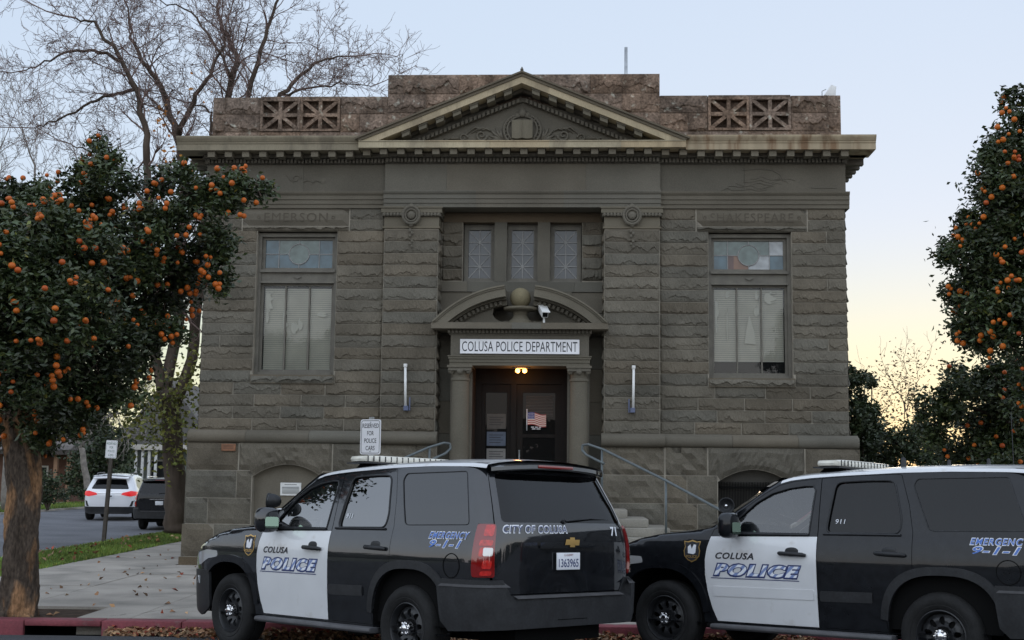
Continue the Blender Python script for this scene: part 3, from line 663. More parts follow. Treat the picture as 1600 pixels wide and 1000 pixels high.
# circle chosen to pass through (1.70, 4.69) and (0.3, 5.46)
import itertools
def circ(x1, z1, x2, z2):
    z0 = (x2 ** 2 + z2 ** 2 - x1 ** 2 - z1 ** 2) / (2 * (z2 - z1)); return z0, math.hypot(x1, z1 - z0)
zc, CR = circ(1.70, 4.735, .30, 5.455); amax = math.asin(1.70 / CR); amin = math.asin(.30 / CR)
for s in (-1, 1):
    for r0, r1, y, t in ((CR - .03, CR, -.50, 1.25), (CR - .065, CR - .032, -.48, 1.0), (CR - .22, CR - .067, -.46, 1.15), (CR - .26, CR - .222, -.30, .85), (CR - .36, CR - .262, -.19, .85)):
        n = 22; am = amax if r1 > CR - .23 else amax * .93
        inner = []; outer = []
        for i in range(n + 1):
            a = amin + (am - amin) * i / n; x, z = cpt(a, r1); x2, z2 = cpt(a, r0)
            outer.append((s * x, max(z, 4.727))); inner.append((s * x2, max(z2, 4.727)))
        V = [(p[0], y, p[1]) for p in outer] + [(p[0], y, p[1]) for p in inner] + [(p[0], .42, p[1]) for p in outer] + [(p[0], .42, p[1]) for p in inner]; k = n + 1
        F = []
        for i in range(n): F += [(i, i + 1, k + i + 1, k + i), (i, 2 * k + i, 2 * k + i + 1, i + 1), (k + i, k + i + 1, 3 * k + i + 1, 3 * k + i)]
        F += [(0, k, 3 * k, 2 * k), (n, 2 * k + n, 3 * k + n, k + n)]
        dw.add(V, F, (t, t * .99, t * .95))
    for i in range(15):
        a = amin + .05 + i * .046
        if cpt(a, CR - .34)[1] < 4.74: break
        p = [cpt(a, CR - .27), cpt(a + .026, CR - .27), cpt(a + .026, CR - .345), cpt(a, CR - .345)]
        dw.exty([(s * q[0], q[1]) for q in p], -.26, -.15, (1, 1, 1))
    # solid scrolled spandrel
    pts = [(s * x, z) for x, z in [(1.5, 4.726)] + [cpt(amin + (amax - amin) * t, CR - .2) for t in (.93, .8, .65, .5, .38)] + [(.58, 5.18), (.52, 5.06), (.545, 4.93), (.50, 4.85), (.43, 4.80), (.36, 4.78), (.24, 4.80), (.20, 4.726)]]
    dw.exty(pts, -.14, .41, (.95, .95, .95))
dw.box(-1.0, 1.0, .36, .41, 4.73, 5.44, tint=(.9, .9, .9))
# pedestal and ball
dw.lathe([(.25, 4.726), (.24, 4.78), (.17, 4.83), (.135, 4.90), (.15, 4.965), (.22, 4.99), (.31, 5.0), (.33, 5.02), (.33, 5.055), (.30, 5.06), (.13, 5.065)], lambda x, y, h: (x, -.12 + y, h), 28, (1.1, 1.08, 1))
dw.ball((0, -.12, 5.245), .205, 24, 16, tint=(1.5, 1.42, 1.1))
autosmooth(fixn(dw.build('doorway_surround', M['stone_smooth'], station)), 35)
al = MB(); al.box(-1.0, -.925, .0, 1.4, 1.30, 3.92); al.box(.925, 1.0, .0, 1.4, 1.30, 3.92); al.box(-1, 1, .0, 1.4, 3.92, 3.99); al.box(-1, 1, -.3, 1.4, 1.2, 1.345)
al.build('porch_recess', mat('brown_painted_porch', (.042, .031, .024), .8, spec=.15, var=.2, vscale=3), station)
d = MB(); yd = .78
d.box(-.925, -.80, yd - .05, yd + .1, 1.345, 3.92); d.box(.80, .925, yd - .05, yd + .1, 1.345, 3.92); d.box(-.80, .80, yd - .05, yd + .1, 3.62, 3.92); d.box(-.21, -.10, yd - .055, yd + .1, 1.345, 3.62)
d.box(-.80, -.21, yd, yd + .06, 1.345, 2.0); d.box(-.80, -.21, yd, yd + .06, 3.45, 3.62)
d.box(-.80, -.72, yd - .004, yd + .06, 2.0, 3.45); d.box(-.29, -.21, yd - .004, yd + .06, 2.0, 3.45)
door = d.build('door', M['door_wood'], station)
lf = MB(); lf.box(-.10, .80, yd + .01, yd + .06, 1.345, 1.95); lf.box(-.10, .03, yd + .01, yd + .06, 1.95, 3.45); lf.box(.68, .80, yd + .01, yd + .06, 1.95, 3.45); lf.box(-.10, .80, yd + .01, yd + .06, 3.45, 3.62); lf.box(.03, .68, yd + .012, yd + .06, 2.55, 2.62)
lf.build('door_leaf', M['door_wood'], door)
g = MB()
for a, b, z0, z1 in ((-.72, -.29, 2.0, 3.45), (.03, .68, 1.95, 2.55), (.03, .68, 2.62, 3.45)): g.add([(a, yd + .03, z0), (b, yd + .03, z0), (b, yd + .03, z1), (a, yd + .03, z1)], [(0, 1, 2, 3)])
g.build('door_glass', M['door_pane'], door)
bl_ = MB(); blinds(bl_, .09, .64, yd + .02, 2.98, 3.42, .03); bl_.build('door_blind', mat('grey_blind', (.10, .10, .10), .6), door)
h = MB(); h.tube([(-.03, yd - .06, 2.05), (-.03, yd - .06, 2.30)], .018, 8); h.box(-.045, -.015, yd - .06, yd + .02, 2.06, 2.09); h.box(-.045, -.015, yd - .06, yd + .02, 2.26, 2.29); h.build('handle', M['steel'], door)
# flat lettering over the windows and weathered carvings on the frieze -------------------------------
M['letter_shade'] = mat('painted_groove_shade', (.098, .085, .066), .95, spec=.1)  # darker than the stone: shade of incised letters put into the colour
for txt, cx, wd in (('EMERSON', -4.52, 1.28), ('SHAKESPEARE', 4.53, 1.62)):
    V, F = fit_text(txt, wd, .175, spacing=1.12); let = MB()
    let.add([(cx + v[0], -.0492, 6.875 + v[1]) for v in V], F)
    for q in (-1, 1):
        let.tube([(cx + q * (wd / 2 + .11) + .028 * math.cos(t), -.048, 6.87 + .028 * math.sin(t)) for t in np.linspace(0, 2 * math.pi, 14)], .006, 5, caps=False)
    let.build('flat_lettering_shade', M['letter_shade'], station)
wm = MB()
def bead(cx, cz, pts, r): wm.tube([(cx + a, -.022, cz + b) for a, b in pts], r, 5)
q = [(.10 * math.cos(t) * (1 - t / 9), .085 * math.sin(t) * (1 - t / 9)) for t in np.linspace(0, 6, 20)]
bead(-4.55, 7.66, q, .016); bead(-4.40, 7.60, [(0, 0), (.1, .03), (.2, -.02), (.26, .03), (.34, .0)], .018); bead(-4.75, 7.75, [(0, 0), (.06, -.1), (.16, -.16)], .01)
wm.ball((-4.0, -.015, 7.62), .07, 12, 6, sy=.3); wm.ball((-4.22, -.015, 7.57), .045, 10, 6, sy=.3)
wm.build('weathered_carving', M['stone_smooth'], station); wm = MB()
for k in range(5):
    p = [(i * .11, .03 * math.sin(i * 1.7 + k) + rng.normal(0, .012)) for i in range(9)]
    bead(3.95 + .14 * k, 7.44 + .055 * k, p, .009)
bead(4.35, 7.83, [(0, 0), (.3, .03), (.6, .0), (.75, -.09), (.8, -.22)], .012)
wm.box(5.7, 6.2, -.03, 0, 7.47, 7.50); 
wm.build('weathered_carving', M['stone_smooth'], station)
# ================================================================== vehicles
M['paint_black'] = mat('black_car_paint', (0.008, 0.009, 0.011), 0.3, spec=.12, coat=1.0, fvar=.3, fscale=14, rvar=.07, vscale=4)
M['paint_black'].node_tree.nodes['Principled BSDF'].inputs['Coat IOR'].default_value = 1.36
M['paint_gloss'] = mat('polished_black_car_paint', (0.008, 0.009, 0.011), 0.3, spec=.12, coat=1.0, fvar=.3, fscale=14, rvar=.07, vscale=4)
M['paint_gloss'].node_tree.nodes['Principled BSDF'].inputs['Coat IOR'].default_value = 1.72
M['paint_white'] = mat('white_car_paint', (0.66, 0.67, 0.68), 0.3, coat=.8, var=.05, vscale=3, col2=(.40, .37, .32), c2scale=5, c2lo=.60, c2hi=.85)
M['paint_pearl'] = mat('pearl_white_car_paint', (0.78, 0.79, 0.82), 0.25, coat=1.0)
M['trim'] = mat('dusty_black_plastic', (0.020, 0.021, 0.023), 0.5, spec=.35, var=.3, vscale=6, fvar=.2)
M['trim_grey'] = mat('dusty_grey_step_plastic', (0.085, 0.085, 0.09), 0.6, spec=.4, var=.2, vscale=8)
M['rubber'] = mat('tyre_rubber', (0.015, 0.015, 0.015), 0.8, spec=.3, var=.3, vscale=6, fvar=.2, bump=.2, bscale=90)
M['rim'] = mat('black_steel_wheel', (0.020, 0.021, 0.023), 0.42, spec=.5, var=.3, vscale=8)
M['chrome'] = mat('chrome', (0.75, 0.75, 0.76), 0.12, metal=1.0)
M['gold'] = mat('gold_badge', (0.62, 0.40, 0.14), 0.3, metal=.7)
M['tail_red'] = mat('red_lamp_lens', (0.20, 0.006, 0.006), 0.08, spec=.6, coat=1.0)
M['tail_bright'] = mat('bright_red_reflector', (0.50, 0.018, 0.014), 0.15, coat=1.0, var=.35, vscale=26)
M['lens_clear'] = mat('clear_lamp_lens', (0.60, 0.60, 0.60), 0.1, coat=1.0, metal=.4)
M['car_glass'] = glass('car_window_glass', (0.05, 0.06, 0.065), 0.95, 0.55, ior=2.0)
M['car_glass_film'] = glass('coated_front_window', (0.05, 0.06, 0.065), 0.98, 0.30, ior=3.3)
M['car_glass_mirror'] = glass('mirror_tinted_window', (0.012, 0.013, 0.015), 0.98, 0.03, ior=2.9)
M['car_glass_quarter'] = glass('tinted_quarter_window', (0.012, 0.013, 0.015), 0.95, 0.03, ior=1.9)
M['car_glass_dark'] = glass('tinted_car_window', (0.012, 0.013, 0.015), 0.95, 0.03, ior=1.45)
M['mirror_glass'] = mat('mirror_glass', (0.55, 0.75, 0.58), 0.02, metal=1.0)
M['interior'] = mat('dark_car_interior', (0.025, 0.025, 0.027), 0.8)
M['ink_blue'] = mat('navy_decal', (0.03, 0.045, 0.14), 0.35)
M['decal_white'] = mat('white_decal', (0.72, 0.74, 0.78), 0.35)
M['decal_blue'] = mat('bright_blue_decal', (0.06, 0.16, 0.50), 0.35)
def chrome_decal():
    m = mat('silver_blue_band_decal', (.6, .65, .75), .3); nt = m.node_tree; L = nt.links.new
    tc = N(nt, 'ShaderNodeTexCoord'); wv = N(nt, 'ShaderNodeTexWave', wave_type='BANDS', bands_direction='DIAGONAL'); wv.inputs['Scale'].default_value = 7.0; wv.inputs['Distortion'].default_value = 2.5; wv.inputs['Detail'].default_value = 1
    L(tc.outputs['Object'], wv.inputs['Vector']); cr = N(nt, 'ShaderNodeValToRGB'); cr.color_ramp.elements[0].color = (.22, .29, .52, 1); cr.color_ramp.elements[0].position = .25; cr.color_ramp.elements[1].color = (.80, .83, .88, 1); cr.color_ramp.elements[1].position = .6
    L(wv.outputs['Fac'], cr.inputs[0]); L(cr.outputs[0], nt.nodes['Principled BSDF'].inputs['Base Color']); return m
M['decal_chrome'] = chrome_decal()
def inpoly(P, poly):
    P = np.asarray(P); x, y = P[:, 0], P[:, 1]; q = np.asarray(poly); c = np.zeros(len(P), bool); j = len(q) - 1
    for i in range(len(q)):
        a, b = q[i], q[j]
        with np.errstate(divide='ignore', invalid='ignore'):
            c ^= ((a[1] > y) != (b[1] > y)) & (x < (b[0] - a[0]) * (y - a[1]) / (b[1] - a[1] + 1e-30) + a[0])
        j = i
    return c
def dens(poly, step, closed=True):
    out = []; n = len(poly)
    for i in range(n if closed else n - 1):
        a, b = np.array(poly[i], float), np.array(poly[(i + 1) % n], float); k = max(1, int(np.hypot(*(b - a)) / step))
        for t in range(k): out.append(tuple(a + (b - a) * t / k))
    if not closed: out.append(tuple(poly[-1]))
    return out
def offset_poly(poly, d):
    p = np.asarray(poly, float); n = len(p); A = 0.5 * np.sum(p[:, 0] * np.roll(p[:, 1], -1) - np.roll(p[:, 0], -1) * p[:, 1]); s = 1 if A > 0 else -1; out = []
    for i in range(n):
        e1 = p[i] - p[i - 1]; e2 = p[(i + 1) % n] - p[i]; n1 = np.array([e1[1], -e1[0]]) * s; n2 = np.array([e2[1], -e2[0]]) * s
        n1 /= np.linalg.norm(n1) + 1e-12; n2 /= np.linalg.norm(n2) + 1e-12; b = n1 + n2; b /= max(np.dot(b, b) / 2, .35); out.append(tuple(p[i] + b * d))
    return out
def rcorner(poly, r=.03, n=4):
    """round the corners of a polygon"""
    p = [np.array(q, float) for q in poly]; out = []; m = len(p)
    for i in range(m):
        a, b, c = p[i - 1], p[i], p[(i + 1) % m]; d1 = a - b; d2 = c - b; l1, l2 = np.linalg.norm(d1), np.linalg.norm(d2); k = min(r, l1 * .45, l2 * .45)
        s, e = b + d1 / l1 * k, b + d2 / l2 * k
        for t in np.linspace(0, 1, n): out.append(tuple((1 - t) ** 2 * s + 2 * t * (1 - t) * b + t * t * e))
    return out
def cdt(outer, holes=(), step=.05, edge=.035):
    loops = [dens(outer, edge)] + [dens(h, edge) for h in holes]; pts = []; E = []
    for l in loops:
        b = len(pts); n = len(l); pts += l; E += [(b + i, b + (i + 1) % n) for i in range(n)]
    o = np.array(loops[0]); lo, hi = o.min(0), o.max(0)
    gx, gy = np.meshgrid(np.arange(lo[0] + step / 2, hi[0], step), np.arange(lo[1] + step / 2, hi[1], step)); g = np.stack([gx.ravel(), gy.ravel()], 1)
    if len(g):
        k = inpoly(g, loops[0])
        for h in loops[1:]: k &= ~inpoly(g, h)
        g = g[k]; allp = np.array(pts)
        if len(g):
            d = np.min(np.hypot(g[:, None, 0] - allp[None, :, 0], g[:, None, 1] - allp[None, :, 1]), 1); g = g[d > step * .4]
    pts = pts + [tuple(q) for q in g]
    r = geometry.delaunay_2d_cdt([Vector(q) for q in pts], E, [], 0, 1e-6); V = np.array([v[:] for v in r[0]]); F = np.array([f for f in r[2] if len(f) == 3])
    c = V[F].mean(1); k = inpoly(c, loops[0])
    for h in loops[1:]: k &= ~inpoly(c, h)
    F = F[k]
    a = V[F]; area = (a[:, 1, 0] - a[:, 0, 0]) * (a[:, 2, 1] - a[:, 0, 1]) - (a[:, 2, 0] - a[:, 0, 0]) * (a[:, 1, 1] - a[:, 0, 1]); F[area < 0] = F[area < 0][:, ::-1]
    u = np.unique(F); mp = -np.ones(len(V), int); mp[u] = np.arange(len(u)); return V[u], mp[F], loops
class Shell:
    """vehicle skin: s runs along the left side, round the rear corner and across the back; z is height"""
    def __init__(S, xc, zt, wt, za, at, corner=8, taper=(.35, .65, .22, 2.5), top=None):
        S.xc = xc; S.corner = corner; S.tp = taper; S.top = top
        zz = np.linspace(min(zt) - .3, max(zt) + .3, 400)
        def sm(a, b):
            v = np.interp(zz, a, b); k = np.hanning(25); k /= k.sum(); return np.convolve(np.pad(v, 12, mode='edge'), k, 'valid')
        S.zz = zz; S.w = sm(zt, wt); S.a = sm(za, at)
        t = np.linspace(0, 1, 4001); u = np.concatenate([t, 1 - t[::-1][1:] * 0 - 0])[:4001]
        ang = np.linspace(0, math.pi / 2, 6001); u = np.sin(ang) ** (2 / corner); v = np.cos(ang) ** (2 / corner)
        a0, b0 = np.max(S.a), np.max(S.w); d = np.concatenate([[0], np.cumsum(np.hypot(np.diff(u) * a0, np.diff(v) * b0))])
        S.sl = d; S.u = u; S.v = v; S.smax = d[-1]
    def pos(S, s, z, off=0.0):
        s = np.asarray(s, float); z = np.asarray(z, float); a = np.interp(z, S.zz, S.a); b = np.interp(z, S.zz, S.w)
        ss = np.where(s > S.smax, 2 * S.smax - s, s); sg = np.where(s > S.smax, -1, 1)
        u = np.interp(ss, S.sl, S.u); v = np.interp(ss, S.sl, S.v)
        x = np.where(ss < 0, S.xc - ss, S.xc - a * u); y = b * np.where(ss < 0, 1, v)
        x0, ln, am, pw = S.tp; y = y * (1 - am * np.clip((x - x0) / ln, 0, 1.3) ** pw)
        if S.top is not None:
            zt = np.interp(x, S.top[0], S.top[1]); k = np.clip((z - (zt - .055)) / .055, 0, 1.05); y = y - .05 * (1 - np.sqrt(np.clip(1 - k * k * .96, 0, 1)))
        return np.stack([x, y * sg, z], -1)
    def normal(S, s, z):
        h = 2e-3; a = S.pos(s + h, z) - S.pos(s - h, z); b = S.pos(s, z + h) - S.pos(s, z - h); n = np.cross(a, b); return n / (np.linalg.norm(n, axis=-1, keepdims=True) + 1e-12)
    def at(S, s, z, off=0.0):
        p = S.pos(s, z); n = S.normal(s, z); return p + n * (np.asarray(off)[..., None] if np.ndim(off) else off), n
    def sx(S, x): return S.xc - x            # side position -> s
    def sy(S, y):                             # rear position -> s (y measured at the widest height)
        v = abs(y) / np.max(S.w); s = np.interp(-v, -S.v, S.sl); return s if y >= 0 else 2 * S.smax - s
    def panel(S, outer, holes=(), off=0.0, step=.06, edge=.035, flange=.03, fl_holes=True):
        """outer/holes: (s,z) polygons -> V,F,N"""
        V2, F, loops = cdt(outer, holes, step, edge)
        o = off(V2[:, 0], V2[:, 1]) if callable(off) else off
        P, Nn = S.at(V2[:, 0], V2[:, 1], o)
        Vs = [P]; Ns = [Nn]; Fs = [F]; base = len(P)
        if flange:
            for li, l in enumerate(loops):
                if li and not fl_holes: continue
                l = np.array(l); oo = off(l[:, 0], l[:, 1]) if callable(off) else off; a, n = S.at(l[:, 0], l[:, 1], oo); b = a - n * flange; m = len(l)
                A = 0.5 * np.sum(l[:, 0] * np.roll(l[:, 1], -1) - np.roll(l[:, 0], -1) * l[:, 1]); sg = (1 if A > 0 else -1) * (1 if li == 0 else -1)
                tn = np.roll(a, -1, 0) - np.roll(a, 1, 0); nn = np.cross(tn, n) * sg; nn /= np.linalg.norm(nn, axis=1, keepdims=True) + 1e-9
                Vs += [a, b]; Ns += [nn, nn]; q = []
                for i in range(m):
                    j = (i + 1) % m; t1 = (base + i, base + m + i, base + j); t2 = (base + j, base + m + i, base + m + j)
                    q += [t1, t2] if sg > 0 else [t1[::-1], t2[::-1]]
                Fs.append(np.array(q)); base += 2 * m
        return np.concatenate(Vs), np.concatenate(Fs), np.concatenate(Ns)
    def decal(S, V, F, s0, z0, off=.003):
        """flat lettering V (x right, y up) laid on the skin centred at s0,z0"""
        P, n = S.at(s0 + V[:, 0], z0 + V[:, 1], off); return P, F, n
def mir(V, F, Nn):
    V = V * [1, -1, 1]; Nn = Nn * [1, -1, 1]; return V, (F[:, ::-1] if isinstance(F, np.ndarray) else [f[::-1] for f in F]), Nn
def pobj(name, tri, m, parent, smooth=True):
    V, F, Nn = tri; return new_mesh(name, V, F, m, parent, smooth, normals=Nn)
def join(*ts):
    b = 0; V = []; F = []; Nn = []
    for v, f, n in ts: V.append(v); F.append(np.asarray(f) + b); Nn.append(n); b += len(v)
    return np.concatenate(V), np.concatenate(F), np.concatenate(Nn)
def arch_poly(cx, cz, hw, ht, n, drop=.03, k=26):
    p = []
    for i in range(k + 1):
        a = math.pi * i / k; c, s_ = math.cos(a), math.sin(a); p.append((cx + hw * math.copysign(abs(c) ** (2 / n), c), cz + ht * abs(s_) ** (2 / n)))
    return [(cx + hw, cz - drop)] + p + [(cx - hw, cz - drop)]
def build_wheel(R_t, r_rim, width, parent, loc, side, holes=9, rim_m='rim', cap='chrome', name='wheel', spokes=False):
    """wheel axis along y; outer face towards side (+1 left, -1 right)"""
    f = lambda x, y, h: (x, side * h, y)
    hw = width / 2
    hp = []
    for k in range(holes):
        a = 2 * math.pi * (k + .3) / holes; ca, sa = math.cos(a), math.sin(a); rr = r_rim * .60
        ra, rb = (r_rim * .17, r_rim * .115) if not spokes else (r_rim * .30, r_rim * .13)
        hp.append([(rr * ca + ra * math.cos(t) * ca - rb * math.sin(t) * sa, rr * sa + ra * math.cos(t) * sa + rb * math.sin(t) * ca) for t in np.linspace(0, 2 * math.pi, 15)[:-1]])
    circ_ = [(r_rim * .93 * math.cos(t), r_rim * .93 * math.sin(t)) for t in np.linspace(0, 2 * math.pi, 49)[:-1]]
    V2, F, loops = cdt(circ_, hp, .03, .02); r = np.hypot(V2[:, 0], V2[:, 1]) / r_rim
    h = hw - .055 + .035 * np.cos(np.clip((r - .62) / .30, -1, 1) * math.pi / 1) * .5 + .0 - .03 * np.clip(r - .8, 0, 1)
    mb = MB(); mb.add([f(a, b, c) for (a, b), c in zip(V2, h)], [tuple(t if side < 0 else t[::-1]) for t in F.tolist()])
    for hp_ in hp:
        m = len(hp_); q = np.array(hp_); rr = np.hypot(q[:, 0], q[:, 1]) / r_rim; hh = hw - .055 + .035 * np.cos(np.clip((rr - .62) / .30, -1, 1) * math.pi) * .5 - .03 * np.clip(rr - .8, 0, 1)
        mb.add([f(a, b, c) for (a, b), c in zip(hp_, hh)] + [f(a, b, c - .03) for (a, b), c in zip(hp_, hh)], [(i, (i + 1) % m, m + (i + 1) % m, m + i) for i in range(m)])
    mb.lathe([(r_rim * .90, hw - .075), (r_rim * .93, hw - .055), (r_rim * .955, hw - .02), (r_rim * .985, hw - .008), (r_rim * 1.02, hw - .012), (r_rim * 1.02, hw - .04)], f, 48, close=False)
    mb.lathe([(r_rim * .93, hw - .06), (r_rim * .9, -.05)], f, 40, close=False)
    w_ = mb.build(name, M[rim_m], parent, loc=loc); autosmooth(w_, 40)
    t = MB(); sw = []
    for k in range(2):
        pass
    prof = [(r_rim * 1.0, hw - .02), (r_rim * 1.06, hw - .004), (r_rim * 1.2, hw + .006), (r_rim * 1.22, hw + .002), (R_t - .085, hw + .012), (R_t - .05, hw + .009), (R_t - .022, hw - .006), (R_t - .006, hw - .03), (R_t, hw - .06)]
    prof = prof + [(R_t, .03), (R_t - .008, .028), (R_t - .008, .018), (R_t, .016), (R_t, -.03), (R_t, -hw + .06)] + [(a, -b) for a, b in prof[::-1][1:]]
    t.lathe(prof, f, 56, close=False); bk_ = [(r_rim * 1.0, -hw + .02), (.02, -hw + .03)]
    t.lathe(bk_, f, 32, close=False)
    ty = t.build('tyre', M['rubber'], w_); autosmooth(ty, 50)
    d_ = MB(); d_.lathe([(r_rim * .9, -.02), (.001, -.02)], f, 32, close=False); d_.build('brake_disc', M['dark'], w_)
    c = MB(); rc = r_rim * .27
    c.lathe([(rc * 1.05, hw - .05), (rc * 1.05, hw - .012), (rc * .95, hw + .0), (rc * .62, hw + .004), (rc * .58, hw + .018), (rc * .45, hw + .024), (.001, hw + .025)], f, 28, close=False)
    for k in range(6):
        a = math.pi * k / 3; c.lathe([(.017, hw - .01), (.017, hw + .012), (.010, hw + .02), (.001, hw + .021)], lambda x, y, h, a=a: f(x + rc * .80 * math.cos(a), y + rc * .80 * math.sin(a), h), 10, close=False)
    autosmooth(c.build('hub_cap', M[cap], w_), 40)
    return w_
def ellipsoid_box(mb, c, sx, sy, sz, p=3.0, n=20, m=12):
    V = []; F = []
    pw = lambda v: math.copysign(abs(v) ** (2 / p), v)
    for i in range(m + 1):
        th = math.pi * i / m - math.pi / 2
        for k in range(n):
            a = 2 * math.pi * k / n; V.append((c[0] + sx * pw(math.cos(th)) * pw(math.cos(a)), c[1] + sy * pw(math.cos(th)) * pw(math.sin(a)), c[2] + sz * pw(math.sin(th))))
    for i in range(m):
        for k in range(n): F.append((i * n + k, i * n + (k + 1) % n, (i + 1) * n + (k + 1) % n, (i + 1) * n + k))
    mb.add(V, F)
TAHOE_TOP = [(-4.2, 1.80), (-3.95, 1.835), (-3.78, 1.868), (-3.56, 1.885), (-3.03, 1.898), (-2.54, 1.895), (-1.9, 1.872), (-1.6, 1.855), (-1.415, 1.835), (-1.278, 1.80), (-1.115, 1.71), (-.95, 1.59), (-.656, 1.395), (-.55, 1.335), (-.48, 1.315), (-.29, 1.285), (.067, 1.251), (.31, 1.203), (.5, 1.14), (.70, 1.07), (.83, 1.0), (1.0, .95)]
def build_big_suv(name, label, police=True, number_plate='1363965', group=None, aerials=False, washed=False, door_strip=True):
    t = thing(name, label, 'police car' if police else 'car', group=group)
    top = ([a for a, b in TAHOE_TOP], [b for a, b in TAHOE_TOP])
    S = Shell(-3.0, [.3, .38, .6, .8, 1.0, 1.1, 1.2, 1.27, 1.30, 1.5, 1.75, 1.85, 1.92], [.93, .955, .975, .987, .992, .986, .968, .945, .937, .887, .812, .780, .755],
              [.4, .9, 1.2, 1.32, 1.5, 1.8, 1.92], [1.055, 1.06, 1.06, 1.045, .965, .805, .74], corner=9, top=top)
    sx, sy = S.sx, S.sy
    def X(poly): return [(sx(a), b) for a, b in poly]
    paint = M['paint_gloss'] if washed else M['paint_black']
    gl_f, gl_r, gl_q = (M['car_glass_film'], M['car_glass_mirror'], M['car_glass_quarter']) if washed else (M['car_glass'], M['car_glass_dark'], M['car_glass_dark'])
    fd = [(-.64, .395), (-.585, .52), (-.54, .68), (-.515, .85), (-.515, 1.0), (-.535, 1.12), (-.572, 1.235), (-.60, 1.30), (-.72, 1.378), (-.95, 1.535), (-1.13, 1.66), (-1.29, 1.748), (-1.45, 1.785), (-1.60, 1.80), (-1.742, 1.812), (-1.757, 1.3), (-1.757, .395)]
    rd = [(-1.765, .395), (-1.765, 1.3), (-1.75, 1.813), (-2.1, 1.833), (-2.50, 1.843), (-2.56, 1.835), (-2.66, 1.55), (-2.71, 1.30), (-2.713, .955), (-2.60, .90), (-2.50, .80), (-2.455, .66), (-2.44, .5), (-2.45, .395)]
    fg = [(-.73, 1.275), (-.82, 1.375), (-1.06, 1.585), (-1.217, 1.67), (-1.40, 1.722), (-1.58, 1.744), (-1.665, 1.742), (-1.692, 1.70), (-1.667, 1.275)]
    rg = rcorner([(-1.845, 1.285), (-1.90, 1.775), (-2.25, 1.79), (-2.50, 1.785), (-2.60, 1.42), (-2.585, 1.29)], .07, 5)
    qg = rcorner([(-2.715, 1.80), (-2.685, 1.74), (-2.865, 1.33), (-2.92, 1.318), (-3.755, 1.328), (-3.74, 1.805)], .035, 4)
    fa = arch_poly(.03, .385, .515, .515, 2.4); ra = arch_poly(-2.985, .385, .525, .54, 2.7)
    sh = sy(.905)                                         # tailgate cut
    tl = [(sx(-3.865), 1.335), (sx(-3.845), .88), (sy(.875), .88), (sy(.888), 1.335)]
    body_out = X([(.55, .36), (.80, .50), (.86, .80), (.83, 1.0), (.70, 1.07), (.5, 1.14), (.31, 1.203), (.067, 1.251), (-.29, 1.285), (-.48, 1.315), (-.55, 1.335), (-.656, 1.395), (-.95, 1.59), (-1.115, 1.71), (-1.278, 1.795), (-1.415, 1.808), (-1.6, 1.826), (-1.9, 1.842), (-2.54, 1.865), (-3.03, 1.868), (-3.56, 1.855), (-3.78, 1.838)]) + [(sh, 1.825), (sh, .60)] + X([(-3.50, .44), (-2.4, .375), (-.50, .375)])
    body_out = body_out[::-1]
    side_ = S.panel(body_out, [X(offset_poly(fd, .005)), X(offset_poly(rd, .005)), X(qg), X(fa), X(ra), offset_poly(tl, .003)], step=.06)
    # roof and bonnet skins
    def toprow(x, ze, crown, pw=2.4, n=13, drop=.0):
        y0 = float(S.pos(np.array([sx(x)]), np.array([ze]))[0, 1]); ys = np.linspace(-1, 1, n)
        return [(x, y0 * q, ze + crown * (1 - abs(q) ** pw)) for q in ys]
    def grid_tri(rows):
        P = np.array(rows); m, n, _ = P.shape; V = P.reshape(-1, 3); F = []
        for i in range(m - 1):
            for k in range(n - 1): a = i * n + k; F += [(a, a + 1, a + n + 1), (a, a + n + 1, a + n)]
        F = np.array(F); du = np.gradient(P, axis=0); dv = np.gradient(P, axis=1); nn = np.cross(dv, du).reshape(-1, 3); nn /= np.linalg.norm(nn, axis=1, keepdims=True) + 1e-9
        if nn[:, 2].mean() < 0: nn = -nn
        fn = np.cross(V[F[:, 1]] - V[F[:, 0]], V[F[:, 2]] - V[F[:, 0]])[:, 2].mean()
        if fn < 0: F = F[:, ::-1]
        return V, F, nn
    zt = lambda x: float(np.interp(x, top[0], top[1]))
    def roofrow(x):
        ze = zt(x) - .002; r_ = toprow(x, ze, .058); lo = []
        for dz in (.034, .024, .014, .006):
            p_ = S.pos(np.array([sx(x)]), np.array([ze - dz]))[0]; lo.append((x, float(p_[1]) + .002, ze - dz))
        return [(a, -b, c) for a, b, c in lo] + r_ + lo[::-1]
    roof = grid_tri([roofrow(x) for x in np.linspace(-1.30, -3.80, 24)])
    body = pobj('body', join(side_, mir(*side_)), paint, t); pobj('roof', roof, M['paint_white'] if police else paint, t)
    hood = pobj('bonnet', grid_tri([toprow(x, zt(x) - .002, .05) for x in np.linspace(.84, -.50, 16)]), paint, t)
    ws = []
    for q in np.linspace(0, 1, 9):
        xe = -.52 + (-1.28 + .52) * q; ze = zt(xe); y0 = float(S.pos(np.array([sx(xe)]), np.array([ze]))[0, 1]) - .01
        ws.append([(xe + (.16 - .05 * q) * (1 - abs(p) ** 2.2), y0 * p, ze + .03 + .015 * (1 - p * p)) for p in np.linspace(-1, 1, 13)])
    pobj('windscreen', grid_tri(ws), M['car_glass'], t)
    # front end
    fr_ = MB()
    rows = []
    for z in np.linspace(.30, 1.03, 12):
        row = []
        for p in np.linspace(-1, 1, 17):
            xf = np.interp(z, [.28, .36, .52, .70, .76, .80, 1.0, 1.06], [.80, .93, 1.0, .99, .93, .90, .84, .80]); row.append((xf - .16 * abs(p) ** 2.6, p * np.interp(z, [.3, .5, .75, 1.05], [.74, .80, .78, .72]), z))
        rows.append(row)
    fr_.grid(rows); fr_.box(-.45, .75, -.72, .72, .30, .36)
    ff = fr_.build('front_bumper', M['trim'], t, smooth=True)
    gl_ = MB()
